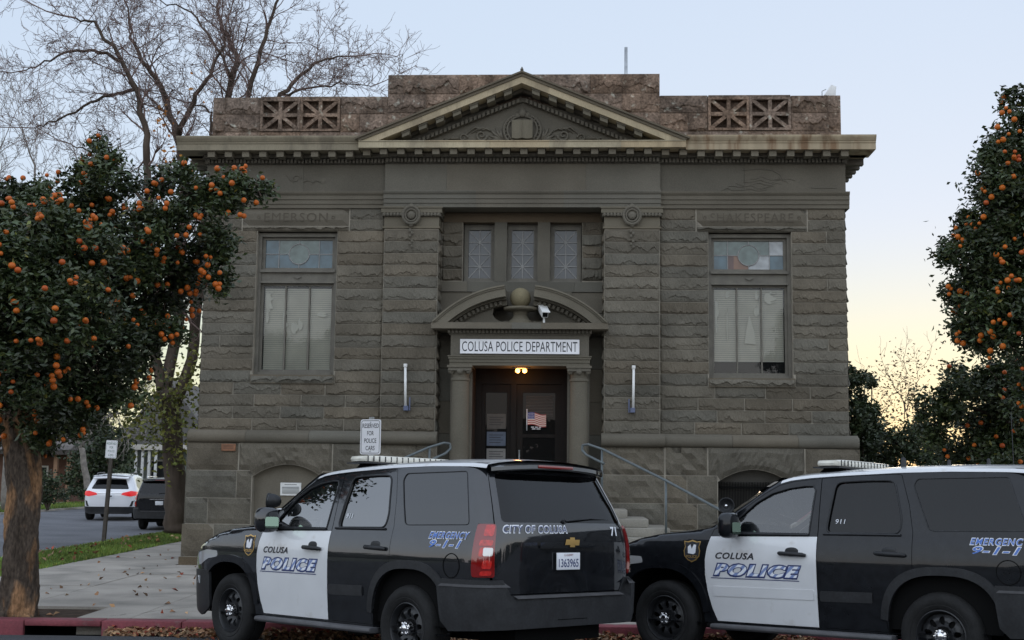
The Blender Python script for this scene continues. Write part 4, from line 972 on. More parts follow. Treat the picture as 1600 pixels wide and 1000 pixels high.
    for z in np.linspace(.80, 1.0, 5): gl_.box(.88, .93, -.55, .55, z, z + .018)
    gl_.box(.86, .955, -.60, .60, .885, .925); gl_.build('grille', M['chrome'], t)
    bmp = rcorner(X([(.40, .80), (.40, .40), (.62, .30), (.86, .36), (.97, .52), (.96, .72), (.86, .80)])[::-1], .04, 3)
    for mm in (0, 1):
        q = S.panel(bmp, off=.012, step=.07); q = mir(*q) if mm else q; pobj('bumper_corner', q, M['trim'], t)
        hl = rcorner(X([(.25, .95), (.27, 1.015), (.48, 1.02), (.66, .99), (.82, .93), (.80, .84), (.60, .86), (.44, .925)]), .02, 3)
        q = S.panel(hl[::-1] if False else hl, off=.006, step=.05); q = mir(*q) if mm else q; pobj('headlight', q, M['lens_clear'], t)
    # wheel arch flares + liners
    for cx, hw, ht, n_ in ((.03, .515, .515, 2.4), (-2.985, .525, .54, 2.7)):
        inner = arch_poly(cx, .385, hw, ht, n_, .0)[1:-1]; outer = arch_poly(cx, .385, hw + .07, ht + .075, n_, .0)[1:-1]
        zb = .40
        io = [p for p in inner if p[1] > zb]; oo = [p for p in outer if p[1] > zb]
        if cx > 0: oo = [p for p in oo if p[0] < .47]; io = [p for p in io if p[0] < .44]
        poly = X(oo + io[::-1])
        lin = MB(); P_ = [p for p in inner]
        lin.add([(a, .955, b) for a, b in P_] + [(a, .55, b) for a, b in P_], [(i, i + 1, len(P_) + i + 1, len(P_) + i) for i in range(len(P_) - 1)])
        lin.add([(a, .55, b) for a, b in P_] , [tuple(range(len(P_)))])
        for mm in (0, 1):
            q = S.panel(poly, off=.016, step=.05, edge=.03, flange=.03); q = mir(*q) if mm else q; pobj('wheel_arch', q, M['trim'] if cx < -1 else M['paint_black'], t)
            l2 = MB(); l2.V = [(a, b * (-1 if mm else 1), c) for a, b, c in lin.V]; l2.F = lin.F; l2.mi = lin.mi; l2.t = lin.t; l2.build('wheel_well', M['dark'], t)
    # under body and cabin
    inn = MB(); inn.box(-3.95, .7, -.55, .55, .30, .60); inn.box(-3.9, -.5, -.90, .90, .42, 1.15); inn.box(-3.9, .3, -.60, .60, .60, 1.05)
    inn.build('underbody', M['dark'], t)
    cab = MB()
    for y in (-.45, .45):
        for x in (-1.75, -2.6): ellipsoid_box(cab, (x, y, 1.35), .10, .25, .32, 3); ellipsoid_box(cab, (x - .05, y, 1.66), .06, .15, .10, 3)
    ellipsoid_box(cab, (-.72, 0, 1.16), .25, .86, .14, 3)
    cab.tube([(-1.05 + .07 * math.sin(a), .42 + .19 * math.cos(a), 1.24 + .17 * math.sin(a)) for a in np.linspace(0, 2 * math.pi, 24)], .018, 8, caps=False)
    cab.build('cabin', M['interior'], t, smooth=True)
    # doors
    white = M['paint_white'] if police else paint
    for mm in (0, 1):
        mf = (lambda q: mir(*q)) if mm else (lambda q: q)
        for di, (dp, gp, xh) in enumerate(((fd, fg, -1.505), (rd, rg, -2.505))):
            if di == 0:
                lower = [(a, b) for a, b in dp if b < 1.24]
                lower = [(-.64, .395), (-.585, .52), (-.54, .68), (-.515, .85), (-.515, 1.0), (-.535, 1.12), (-.572, 1.235), (-1.757, 1.25), (-1.757, .395)]
                upper = [(-.573, 1.239)] + dp[7:-1] + [(-1.757, 1.254)]
                do = pobj('door', mf(S.panel(X(lower)[::-1], step=.06)), white, t)
                uo = pobj('window_surround', mf(S.panel(X(upper)[::-1], [X(gp)], step=.06)), paint, do)
            else: do = pobj('door', mf(S.panel(X(dp)[::-1] if False else X(dp), [X(gp)], step=.06)), paint, t)
            pobj('pane', mf(S.panel(X(offset_poly(gp, .012)), off=-.016, step=.09, flange=0)), gl_f if di == 0 else gl_r, do)
            tr = MB()
            def onS(x, z, off): p, _ = S.at(np.array([sx(x)]), np.array([z]), off); p = p[0]; return (p[0], -p[1] if mm else p[1], p[2])
            # belt moulding + window gasket
            x0, x1 = (gp[0][0], gp[-1][0]) if di == 0 else (-1.82, -2.60)
            tr.tube([onS(x, 1.268 + (.008 if di else -.004), .006) for x in np.linspace(x0, x1, 8)], .012, 6)
            loop = dens(gp, .06); tr.tube([onS(a, b, .001) for a, b in loop + loop[:1]], .009, 6, caps=False)
            autosmooth(tr.build('window_seal', M['trim'], do), 50)
            h_ = MB(); zz = 1.085 + (.022 if di else 0)
            hx = [xh + .145, xh + .12, xh, xh - .12, xh - .145]
            h_.tube([onS(x, zz - .004 * i, o_) for i, (x, o_) in enumerate(zip(hx, (.006, .034, .042, .034, .008)))], [.016, .021, .022, .021, .014], 10)
            ellipsoid_box(h_, onS(xh + .01, zz + .012, -.004), .075, .012, .048, 2.4)
            autosmooth(h_.build('handle', M['trim'], do), 50)
            if door_strip:
                x0, x1 = (-.612, -1.725) if di == 0 else (-1.79, -2.32)
                st = rcorner(X([(x0, .738), (x1, .745), (x1, .648), (x0, .640)]), .012, 3)
                stm = white if (di == 0) else M['trim']
                if not (di == 0 and washed): pobj('side_moulding', mf(S.panel(st, off=lambda s_, z: .006 + .010 * np.clip(1 - (np.abs(z - .695) / .046) ** 4, 0, 1), step=.022, edge=.022)), stm, do)
            if police and mm == 0 and di == 0:
                V, F = fit_text('COLUSA', .44, .066, shear=.25, bold=.03, spacing=1.1); pobj('town_lettering', S.decal(V, F, sx(-.86), 1.045), M['black_ink'], do)
                V, F = fit_text('POLICE', 1.0, .142, shear=.25, bold=.10, spacing=1.16); pobj('police_outline', S.decal(V, F, sx(-1.105), .905, .003), M['ink_blue'], do)
                V, F = fit_text('POLICE', .968, .112, shear=.25, bold=.05, spacing=1.16); pobj('police_lettering', S.decal(V, F, sx(-1.108), .907, .005), M['decal_chrome'], do)
                V = np.array([(-.52, -.004, 0), (.47, -.004, 0), (.47, .004, 0), (-.52, .004, 0)]); 
                u_ = np.linspace(-.52, .47, 20); V = np.array([(a, b, 0) for b in (-.004, .004) for a in u_]); F = [(i, i + 1, 21 + i, 20 + i) for i in range(19)]
                pobj('underline', S.decal(V, F, sx(-1.105), .822), M['ink_blue'], do)
            if police and mm == 0 and di == 1:
                V, F = fit_text('911', .10, .045, shear=.1); pobj('window_number', S.decal(V, F, sx(-1.98), 1.40, -.010), M['decal_white'], do)
        pobj('side_window', mf(S.panel(X(offset_poly(qg, .0)), off=-.004, step=.09, flange=0)), gl_q, t)
        tr = MB(); loop = dens(qg, .06); pts = [S.at(np.array([sx(a)]), np.array([b]), .0)[0][0] for a, b in loop + loop[:1]]
        tr.tube([(p[0], -p[1] if mm else p[1], p[2]) for p in pts], .005, 5, caps=False); tr.build('window_seal', M['trim'], t)
        # tail lamps
        q = S.panel(rcorner(tl, .02, 3), off=lambda s_, z: .004 + .022 * np.clip(1 - (np.abs(z - 1.107) / .235) ** 6, 0, 1), step=.03, edge=.03); tlo = pobj('tail_light', mf(q), M['tail_red'], t)
        sm_ = sy(.925)
        for z0, z1, a in ((1.225, 1.32, sm_ - .045), (1.145, 1.195, sm_ - .075), (1.055, 1.135, sm_ - .07), (.955, 1.025, sm_ - .04), (.895, .935, sm_ - .06)):
            q = S.panel(rcorner([(a, z0), (a + .012, z1), (sy(.895), z1), (sy(.90), z0)], .018, 4), off=.029, step=.05, flange=.0); pobj('reflector', mf(q), M['tail_bright'], tlo)
        q = S.panel(rcorner([(sm_ - .03, 1.06), (sm_ - .03, 1.13), (sy(.893), 1.13), (sy(.893), 1.06)], .012, 3), off=.031, step=.05, flange=.0); pobj('reverse_lamp', mf(q), M['lens_clear'], tlo)
        # running board
        rb = MB(); prof = [(.90, .37), (1.02, .37), (1.045, .362), (1.05, .335), (1.03, .315), (.90, .315)]
        rb.prism(prof, lambda u, v, w_: (w_, -u if mm else u, v), -.60, -2.52); bevel(rb.build('running_board', M['trim_grey'], t), .006, 2)
        # mirror
        sg = -1 if mm else 1
        mi_ = MB(); ellipsoid_box(mi_, (-.88, sg * 1.125, 1.35), .085, .13, .13, 3.0, 24, 14)
        mi_.tube([(-.80, sg * .93, 1.29), (-.83, sg * 1.0, 1.295), (-.87, sg * 1.06, 1.30)], [.06, .05, .05], 10); mo = mi_.build('mirror', paint, t); autosmooth(mo, 60)
        mg = MB(); mg.add([(-.968 , sg * (1.125 + a), 1.345 + b) for a, b in rcorner([(-.085, -.085), (.075, -.085), (.08, .035), (-.085, .035)], .03, 4)], [tuple(range(16))]); mg.build('mirror_glass', M['mirror_glass'], mo)
        # fuel door (left side)
        if mm == 0:
            c = [S.at(np.array([sx(-3.585) + .105 * math.cos(a)]), np.array([.97 + .105 * math.sin(a)]), .001)[0][0] for a in np.linspace(0, 2 * math.pi, 33)]
            fl = MB(); fl.tube(c, .005, 5, caps=False); fl.build('fuel_door', M['dark'], t)
    # rear bumper wraps the corners
    s0 = sx(-3.465); s1 = 2 * S.smax - s0; sm1 = sy(.80); sm2 = sy(-.80); sn1 = sy(.72); sn2 = sy(-.72)
    bp_ = [(s0, .855), (s0 + .04, .50), (s0 + .12, .415), (sy(.9), .44), (sy(-.9), .44), (s1 - .12, .415), (s1 - .04, .50), (s1, .855), (sm2, .855), (sn2, .725), (sn1, .725), (sm1, .855)]
    def boff(s_, z):
        c = (s_ > sm1) & (s_ < sm2); zt_ = np.where(c, .725, .855); k = np.clip((zt_ - z) / .055, 0, 1); base_ = .012 + .062 * k ** .8
        return base_ - .02 * np.clip((.56 - z) / .12, 0, 1) ** 2
    rb_ = pobj('rear_bumper', S.panel(bp_, off=boff, step=.028, edge=.028, flange=.06), M['trim'], t)
    for mm in (0, 1):
        a, b = (s0 + .03, sn1) ; q = S.panel([(a, .80), (a + .05, .852), (sm1 - .02, .852), (sm1 + .03, .80)], off=lambda s_, z: .080 - .066 * np.clip((z - .80) / .052, 0, 1), step=.03, edge=.03, flange=0); q = mir(*q) if mm else q; pobj('bumper_ledge', q, M['trim_grey'], rb_)
    pobj('step_pad', S.panel([(sn1 + .02, .70), (sn1 + .02, .722), (sn2 - .02, .722), (sn2 - .02, .70)], off=lambda s_, z: .082 - .06 * np.clip((z - .70) / .022, 0, 1), step=.03, edge=.05, flange=0), M['trim_grey'], rb_)
    pobj('tow_cover', S.panel([(sy(.20), .50), (sy(.20), .62), (sy(-.20), .62), (sy(-.20), .50)], off=.070, step=.06, flange=.02), M['dark'], rb_)
    # tailgate
    tg_out = [(sy(.885), .735), (sy(.897), 1.335), (sy(.90), 1.82), (sy(-.90), 1.82), (sy(-.897), 1.335), (sy(-.885), .735)]
    tgl = rcorner([(sy(.84), 1.352), (sy(.84), 1.79), (sy(-.84), 1.79), (sy(-.84), 1.352)], .05, 4)
    rec = rcorner([(sy(.37), .87), (sy(.37), 1.13), (sy(-.37), 1.13), (sy(-.37), .87)], .02, 3)
    tg = pobj('tailgate', S.panel(tg_out, [tgl], off=lambda s_, z: -.018 * (np.clip((sy(-.37) - s_) / .03, 0, 1) * np.clip((s_ - sy(.37)) / .03, 0, 1) * np.clip((z - .87) / .03, 0, 1) * np.clip((1.13 - z) / .02, 0, 1)), step=.03, edge=.03), paint, t)
    pobj('rear_window', S.panel(offset_poly(tgl, .004), off=-.004, step=.09, flange=0), M['car_glass_dark'], tg)
    sp = MB(); rows = []
    for i, y in enumerate(np.linspace(-.735, .735, 15)):
        e = 1 - abs(y / .735) ** 6; z0 = 1.872 + .04 * (1 - (y / .735) ** 2)
        rows.append([(-3.60, y, z0 + .012), (-3.75, y, z0 + .002), (-3.90 * e + -3.82 * (1 - e), y * 1.01, z0 - .035), (-3.905 * e - 3.82 * (1 - e), y * 1.01, z0 - .068), (-3.88 * e - 3.81 * (1 - e), y, z0 - .08), (-3.74, y, z0 - .07)])
    sp.grid(rows); autosmooth(fixn(sp.build('spoiler', paint, tg)), 45)
    bl = MB(); bl.box(-3.912, -3.87, -.23, .23, 1.845, 1.872); bevel(bl.build('brake_light', M['tail_red'], tg), .004, 2)
    wp = MB(); wp.tube([(-3.99, .02, 1.36), (-4.045, .02, 1.365)], .02, 8); wp.tube([(-4.045, .02, 1.37), (-4.02, -.35, 1.395), (-4.005, -.62, 1.385)], [.010, .008, .005], 6); wp.build('wiper', M['trim'], tg)
    hb = S.panel(rcorner([(sy(.38), 1.125), (sy(.38), 1.235), (sy(-.38), 1.235), (sy(-.38), 1.125)], .03, 4), off=lambda s_, z: .004 + .02 * np.clip(1 - ((z - 1.18) / .055) ** 4, 0, 1), step=.03, edge=.04); pobj('tailgate_handle', hb, paint, tg)
    def rpt(y, z, off): return tuple(S.at(np.array([sy(y)]), np.array([z]), off)[0][0])
    V2, F2, _ = cdt([(-.10, -.022), (-.085, .026), (-.032, .026), (-.032, .042), (.032, .042), (.032, .022), (.10, .022), (.088, -.026), (.032, -.026), (.032, -.042), (-.032, -.042), (-.032, -.022)], step=.1, edge=.2)
    if police:
        em = S.decal(np.c_[V2, V2[:, 0] * 0], [tuple(f) for f in F2], sy(-.035), 1.178, .030); pobj('emblem', em, M['gold'], tg)
    else:
        ch = MB(); ch.box(-4.10, -4.06, -.36, .36, 1.13, 1.16); ch.build('chrome_strip', M['chrome'], tg)
    # number plate
    pl = MB(); px = -4.062; pl.box(px - .012, px, -.1525, .1525, .935, 1.087); po = pl.build('number_plate', M['decal_white'], tg); bevel(po, .004, 2)
    if number_plate:
        V, F = fit_text(number_plate, .26, .075, bold=.012); new_mesh('plate_number', [(px - .0135, -v[0], .995 + v[1]) for v in V], F, M['ink_blue'], po)
        V, F = fit_text('CA EXEMPT', .12, .018); new_mesh('plate_heading', [(px - .0135, -v[0], 1.065 + v[1]) for v in V], F, M['tail_red'], po)
    if police:
        V, F = fit_text('CITY OF COLUSA', .84, .076, shear=.1, bold=.06, spacing=1.16); pobj('city_outline', S.decal(V, F, sy(.415), 1.293, .004), M['decal_white'], tg)
        V, F = fit_text('CITY OF COLUSA', .82, .054, shear=.1, bold=.006, spacing=1.16); pobj('city_lettering', S.decal(V, F, sy(.415), 1.293, .006), M['ink_blue'], tg)
        V, F = fit_text('71', .10, .085, shear=.15, bold=.03); pobj('unit_number', S.decal(V, F, sy(-.675), 1.278, .004), M['decal_white'], tg)
        V, F = fit_text('71', .09, .085, shear=.15, bold=.03); pobj('unit_number', S.decal(V, F, sx(.66), .69, .015), M['decal_white'], t)
        for nm, b, k, m_ in (('emergency_outline', .05, 0, 'decal_white'), ('emergency_lettering', .012, .002, 'decal_blue' if not washed else 'decal_blue')):
            g_ = 0 if k == 0 else .014
            V, F = fit_text('EMERGENCY', .54 - g_, .068 - g_, shear=.3, bold=b, spacing=1.2); V2_, F2_ = fit_text('9-1-1', .44 - g_, .080 - g_, shear=.3, bold=b, spacing=1.1)
            a = S.decal(V, F, sx(-3.515), 1.232, .003 + k); c = S.decal(V2_, F2_, sx(-3.485), 1.155, .003 + k)
            nn = len(a[0]); pobj(nm, (np.concatenate([a[0], c[0]]), list(a[1]) + [tuple(i + nn for i in f) for f in c[1]], np.concatenate([a[2], c[2]])), M[m_], t)
        # shield badge on the wing
        shp = [(-.095, .07), (-.10, .10), (-.055, .095), (0, .11), (.055, .095), (.10, .10), (.095, .07), (.085, .045), (.10, .0), (.09, -.055), (.05, -.095), (0, -.115), (-.05, -.095), (-.09, -.055), (-.10, 0), (-.085, .045)]
        for k, (sc_, m_) in enumerate(((1.0, 'gold'), (.88, 'black_ink'))):
            V2, F2, _ = cdt([(a * sc_, b * sc_) for a, b in shp], step=.05, edge=.03); b_ = S.decal(np.c_[V2, V2[:, 0] * 0], [tuple(f) for f in F2], sx(-.36), 1.085, .003 + .002 * k); o = pobj('shield_badge' if k == 0 else 'shield_field', b_, M[m_], t if k == 0 else badge)
            if k == 0: badge = o
        V, F = fit_text('POLICE', .13, .028, bold=.03); pobj('badge_lettering', S.decal(V, F, sx(-.36), 1.027, .007), M['gold'], badge)
        V2, F2, _ = cdt([(-.045, -.035), (-.05, .03), (-.02, .055), (.0, .01), (.02, .055), (.05, .05), (.045, -.03), (.02, -.045)], step=.05, edge=.05); pobj('badge_figure', S.decal(np.c_[V2, V2[:, 0] * 0], [tuple(f) for f in F2], sx(-.36), 1.095, .007), M['decal_white'], badge)
        # roof light bar
        lb = MB(); ellipsoid_box(lb, (-1.72, 0, 1.972), .145, .66, .040, 5, 40, 10); lbo = lb.build('light_bar', mat('frosted_light_bar_lens', (.62, .60, .52), .25, coat=.6, var=.12, vscale=12), t); autosmooth(lbo, 50)
        lt = MB()
        lt.box(-1.862, -1.578, -.655, .655, 1.925, 1.938)
        for i in range(17): y = -.60 + i * .075; lt.box(-1.868, -1.860, y, y + .010, 1.945, 2.0)
        lt.build('light_bar_base', M['trim'], lbo)
        for y in (-.5, .5):
            ft = MB(); ft.add([(-1.84, y * 1.1, 1.885), (-1.60, y * 1.1, 1.885), (-1.60, y * .9, 1.91), (-1.84, y * .9, 1.91), (-1.80, y * 1.05, 1.93), (-1.64, y * 1.05, 1.93), (-1.64, y * .9, 1.93), (-1.80, y * .9, 1.93)], [(0, 3, 2, 1), (4, 5, 6, 7), (0, 1, 5, 4), (1, 2, 6, 5), (2, 3, 7, 6), (3, 0, 4, 7)])
            ft.build('light_bar_foot', M['dark'], lbo)
        # spotlight on the pillar
        sl = MB(); ax = Vector((.75, .66, .05)).normalized() if washed else Vector((-.55, .80, .0)).normalized(); u_ = ax.cross(Vector((0, 0, 1))).normalized(); v_ = ax.cross(u_); c0 = Vector((-.78, 1.0, 1.545))
        ff2 = lambda x, y, h: tuple(c0 + u_ * x + v_ * y + ax * h)
        sl.lathe([(.02, -.09), (.045, -.08), (.066, -.04), (.074, .0), (.074, .04)], ff2, 24, close=False); so_ = sl.build('spotlight', M['trim'], t, smooth=True)
        sr = MB(); sr.lathe([(.078, .026), (.078, .044), (.068, .046), (.066, .03), (.04, .01), (.001, -.01)], ff2, 24, close=False); sr.build('spotlight_reflector', M['trim'] if not washed else M['dark_glass'], so_, smooth=True)
        rr_ = MB(); rr_.tube([tuple(c0 + u_ * .077 * math.cos(a) + v_ * .077 * math.sin(a) + ax * .045) for a in np.linspace(0, 2 * math.pi, 28)], .006, 6, caps=False); rr_.tube([tuple(c0 + Vector((0, -.01, -.10))), (-.86, .92, 1.46)], .012, 8); rr_.build('spotlight_ring', M['trim'], so_, smooth=True)
        cc_ = MB(); cc_.lathe([(.024, .0), (.02, .012), (.001, .016)], ff2, 12); cc_.tube([tuple(c0 + Vector((.02, .02, -.085))), (-.88, .95, 1.46)], .008, 6); cc_.build('spotlight_bulb', M['chrome'], so_, smooth=True)
    else:
        rk = MB()
        for y in (-.66, .66):
            rk.tube([(-1.75, y, 1.93), (-1.85, y, 1.975), (-3.3, y, 1.985), (-3.42, y, 1.94)], .02, 8)
        rk.build('roof_rail', M['chrome'], t, smooth=True)
    if aerials:
        for x, y, h, r in ((-2.35, .25, .10, .028), (-2.75, .1, .075, .02), (-3.1, .0, .085, .02), (-3.25, -.25, .55, .004)):
            a = MB(); z = 1.925; a.lathe([(r * 1.6, z), (r * 1.3, z + .015), (r, z + .03), (r * .8, z + h), (.001, z + h + .008)], lambda u, v, w_: (x + u, y + v, w_), 10); a.build('aerial', M['trim'], t, smooth=True)
    for x in (0, -2.946):
        for sg in (1, -1): build_wheel(.388, .228, .245, t, (x, sg * .845, .388), sg)
    return t
STREET_S, STREET_Z = .035, -.065
def street_z(Y): return STREET_Z + STREET_S * (15 - Y)
def park(o, X_, Y_, yaw_deg):
    a = R(yaw_deg); h = Vector((-math.sin(a), math.cos(a), -STREET_S * math.cos(a))).normalized(); l = Vector((-math.cos(a), -math.sin(a), STREET_S * math.sin(a))).normalized(); u = h.cross(l)
    m = Matrix(((h.x, l.x, u.x), (h.y, l.y, u.y), (h.z, l.z, u.z))).to_4x4(); m.translation = (X_, Y_, street_z(Y_)); o.matrix_world = m
car1 = build_big_suv('police_suv', 'black and white police SUV in front of the doorway, showing its tailgate and plate', washed=True, group='police SUVs parked at the kerb')
park(car1, -2.30, 14.67, 44.2)
car2 = build_big_suv('police_suv', 'black and white police SUV nearest the right edge, seen side-on with a white door moulding', aerials=True, group='police SUVs parked at the kerb')
park(car2, 2.25, 14.35, 49.7)
# ================================================================== ground
def sheet(name, poly, z, m, kind='structure', th=0):
    mb = MB(); mb.add([(x, y, z(x, y) if callable(z) else z) for x, y in poly], [tuple(range(len(poly)))]); o = mb.build(name, m); tag(o, kind=kind); return o
mb = MB(); prof = [(-60, -.05), (-9, -.05), (-8.9, -.16), (-2, .15), (3.5, street_z(3.5)), (9, street_z(9)), (15.15, street_z(15.15)), (15.62, -.135)]
mb.grid([[(x, y, z) for x in np.linspace(-140, 140, 15)] for y, z in prof]); tag(fixn(mb.build('street', M['asphalt'])), kind='structure')
gm = MB(); gm.add([(-900, 15.6, -.24), (900, 15.6, -.24), (900, 1500, -.24), (-900, 1500, -.24)], [(0, 1, 2, 3)]); gm.add([(-900, -900, -.26), (900, -900, -.26), (900, 15.6, -.26), (-900, 15.6, -.26)], [(0, 1, 2, 3)])
tag(gm.build('ground', mat('dry_lawn_ground', (.07, .075, .04), .95, var=.3, vscale=.3)), kind='structure')
sheet('side_street', [(-21.5, 15.62), (-10.45, 15.62), (-10.45, 260), (-21.5, 260)], -.02, M['asphalt_side'])
# paving slabs with real joints
pv = MB(); g = .006
xs = [-8.55, -6.46, -4.6, -2.7, -.8, 1.1, 3.0, 4.9, 6.8, 8.7, 10.6, 14, 20, 30, 60]; ys = [15.90, 18.0, 20.3, 22.7, 25.1, 27.6, 31.5, 35.5, 40, 45, 50]
for i in range(len(xs) - 1):
    for j in range(len(ys) - 1):
        if i > 0 and ys[j] > 25: continue
        x0, x1, y0, y1 = xs[i], xs[i + 1], ys[j], ys[j + 1]; z = .05 + rng.uniform(-.003, .003)
        if i == 0 and j == 0:
            pv.box(-5.32 - 1.14 * 0, x1, y0, y1, -.15, z) if x1 > -5.3 else None
            continue
        if i == 1 and j == 0:
            pv.box(-5.25, x1 - g, y0 + g, y1 - g, -.15, z); pv.box(x0 + g, -5.25, 17.2, y1 - g, -.15, z); continue
        pv.box(x0 + g, x1 - g, y0 + g, y1 - g, -.15, z)
pv.box(-8.55, -6.47, 17.2, 18.0 - g, -.15, .05)
pv.box(-10.4, -7.2, 15.9, 17.2 - g, -.15, .049); pv.box(-10.4, -8.56, 17.2, 19.0, -.15, .051)
tag(pv.build('pavement', M['concrete']), kind='structure')
ck = MB(); rc_ = np.random.default_rng(5)
for x0, y0, x1, y1 in ((-6.3, 18.1, -3.2, 19.6), (-8.4, 21.2, -6.6, 23.9), (-4.9, 16.0, -3.6, 17.9), (-8.3, 26.5, -6.7, 28.8), (-6.4, 22.9, -4.0, 22.2), (3.0, 16.2, 4.8, 18.0)):
    n_ = 26; t_ = np.linspace(0, 1, n_); px = x0 + (x1 - x0) * t_ + np.cumsum(rc_.normal(0, .018, n_)); py = y0 + (y1 - y0) * t_ + np.cumsum(rc_.normal(0, .03, n_)); w_ = .004 + .007 * rc_.random(n_)
    ck.grid([[(a - w, b, .0575) for a, b, w in zip(px, py, w_)], [(a + w, b + w, .0575) for a, b, w in zip(px, py, w_)]])
tag(ck.build('pavement_cracks', M['dark']), kind='structure')
sheet('tree_pit', [(-7.2, 15.9), (-5.25, 15.9), (-5.25, 17.2), (-7.2, 17.2)], .015, M['soil'])
sheet('pavement_bed', [(-10.4, 15.7), (60, 15.7), (60, 25.05), (-6.4, 25.05), (-6.4, 50), (-10.4, 50)], -.02, M['dark'])
kb = MB()
def kbox(a, b, z0=-.22, z1=.052): kb.box(a + .004, b - .004, 15.60, 15.89, z0, z1)
DX0, DX1 = -5.78, -4.86
for a, b in ((-10.4, -8.2), (-8.2, DX0), (DX1, -3.9), (-3.9, -1.5), (-1.5, 1), (1, 3.5), (3.5, 6), (6, 8.5), (8.5, 12)): kbox(a, b)
kbox(DX0, DX1, -.02, .052)
ko = kb.build('kerb', M['kerb_red']); tag(bevel(ko, .018, 2), kind='structure')
k2 = MB(); k2.box(-10.45, -10.28, 15.9, 200, -.2, .06); k2.box(-21.65, -21.5, 15.9, 200, -.2, .06); k2.box(12, 60, 15.6, 15.89, -.2, .052); tag(k2.build('side_kerb', M['concrete']), kind='structure')
dr = thing('storm_drain', 'dark storm drain mouth under the red kerb beside the orange tree trunk', 'storm drain', (-5.32, 15.7, -.15))
d_ = MB(); d_.box(-.46, .46, .10, .6, -.12, -.10); d_.box(-.46, .46, .5, .6, -.1, .12); d_.box(-.47, -.455, -.05, .6, -.1, .125); d_.box(.455, .47, -.05, .6, -.1, .125); d_.box(-.46, .46, .20, .6, .118, .128); d_.build('catch_basin', M['dark'], dr)
d_ = MB(); d_.box(-.455, .455, -.085, .02, -.012, .004); d_.build('sill', M['concrete'], dr)
gb = MB(); nb = 34000
rg_ = np.random.default_rng(3)
def leaves_mesh(name, C, size, aspect, mats, parent=None, tints=None, up=.3, fold=.25, rng_=rg_, normal_bias=None):
    """many single leaves (pointed, folded along the midrib) in one mesh"""
    n = len(C); a = rng_.normal(size=(n, 3)); a[:, 2] *= .6; a[:, 2] -= up; a /= np.linalg.norm(a, axis=1, keepdims=True)
    b = rng_.normal(size=(n, 3));
    if normal_bias is not None: b = b + normal_bias
    b -= (b * a).sum(1, keepdims=True) * a; b /= np.linalg.norm(b, axis=1, keepdims=True); c = np.cross(a, b)
    s = (size * rng_.uniform(.65, 1.25, n))[:, None]; w_ = s * aspect
    V = np.stack([C - a * s * .5, C + c * w_ * .5 + b * w_ * fold, C + a * s * .5, C - c * w_ * .5 + b * w_ * fold], 1).reshape(-1, 3)
    i = np.arange(n)[:, None] * 4; F = np.concatenate([i + [0, 1, 2], i + [0, 2, 3]], 1).reshape(-1, 3)
    t = np.ones((n, 3)) if tints is None else tints
    return new_mesh(name, V, F, mats, parent, tint=np.repeat(t, 4, 0))
def tintvar(n, amt=.35, warm=.0, rng_=rg_):
    k = rng_.uniform(1 - amt, 1 + amt, n)[:, None]; h = rng_.normal(0, .08, n)[:, None]; return np.concatenate([k * (1 + h + warm), k, k * (1 - h)], 1)
M['grass'] = mat('grass_blade', (.125, .19, .035), .7, spec=.3, tint=True)
M['fallen_leaf'] = mat('dry_fallen_leaf', (.23, .14, .08), .8, spec=.2, tint=True)
def grass(name, x0, x1, y0, y1, n, h=.07):
    C = np.stack([rg_.uniform(x0, x1, n), y0 + (y1 - y0) * rg_.uniform(0, 1, n) ** 1.5, np.full(n, .05)], 1); d = rg_.normal(0, .025, (n, 2)); hh = h * rg_.uniform(.4, 1.2, n); ww = .008 + .0004 * (C[:, 1] - 15)
    ang = rg_.uniform(0, math.pi, n); u = np.stack([np.cos(ang), np.sin(ang), 0 * ang], 1) * ww[:, None]
    tip = C + np.stack([d[:, 0], d[:, 1], hh], 1); V = np.stack([C - u, C + u, tip], 1).reshape(-1, 3); F = np.arange(3 * n).reshape(-1, 3)
    pa = .75 + .5 * (np.sin(C[:, 0] * 2.1 + np.sin(C[:, 1] * .9) * 2) * .5 + .5); t = tintvar(n, .3) * pa[:, None]; t[rg_.random(n) < .12] *= [1.9, 1.35, 1.6]
    return tag(new_mesh(name, V, F, M['grass'], tint=np.repeat(t, 3, 0)), kind='stuff')
sheet('verge', [(-10.28, 19.0), (-8.56, 19.0), (-8.56, 120), (-10.28, 120)], .035, mat('verge_soil', (.055, .065, .025), .95, var=.3, vscale=3))
grass('verge_grass', -10.28, -8.52, 19, 60, 60000)
sheet('far_verge', [(-60, 40), (-21.65, 40), (-21.65, 140), (-60, 140)], .05, mat('far_lawn', (.06, .085, .03), .95, var=.3, vscale=.8))
sheet('side_lawn', [(-6.4, 25.1), (120, 25.1), (120, 140), (-6.4, 140)], .03, mat('side_lawn_grass', (.06, .08, .03), .95, var=.3, vscale=.8))
sheet('far_pavement', [(-26.5, 40), (-25.0, 40), (-25.0, 140), (-26.5, 140)], .056, M['concrete'])
grass('far_grass', -25, -21.7, 48, 80, 9000, .12)
def litter(name, P, size, amt=.5):
    n = len(P); t = tintvar(n, amt, .05); k = rg_.random(n); t[k < .2] *= [1.7, 1.9, 1.9]; t[k > .88] *= [1.2, .5, .5]
    return tag(leaves_mesh(name, P, size, .6, M['fallen_leaf'], tints=t, up=0, fold=.35, normal_bias=np.array([0, 0, 2.0])), kind='stuff')
n = 4200; X_ = rg_.uniform(-4.75, 3.6, n); q = rg_.beta(1.1, 3, n); Y_ = 15.58 - q * (.35 + .7 * np.clip((X_ + 4.6) / 1.4, 0, 1)); Z_ = np.interp(Y_, [15.15, 15.62], [street_z(15.15), -.135]) + .012 + rg_.uniform(0, .11, n) * (1 - q) ** 2
litter('gutter_leaf_litter', np.stack([X_, Y_, Z_], 1), .085)
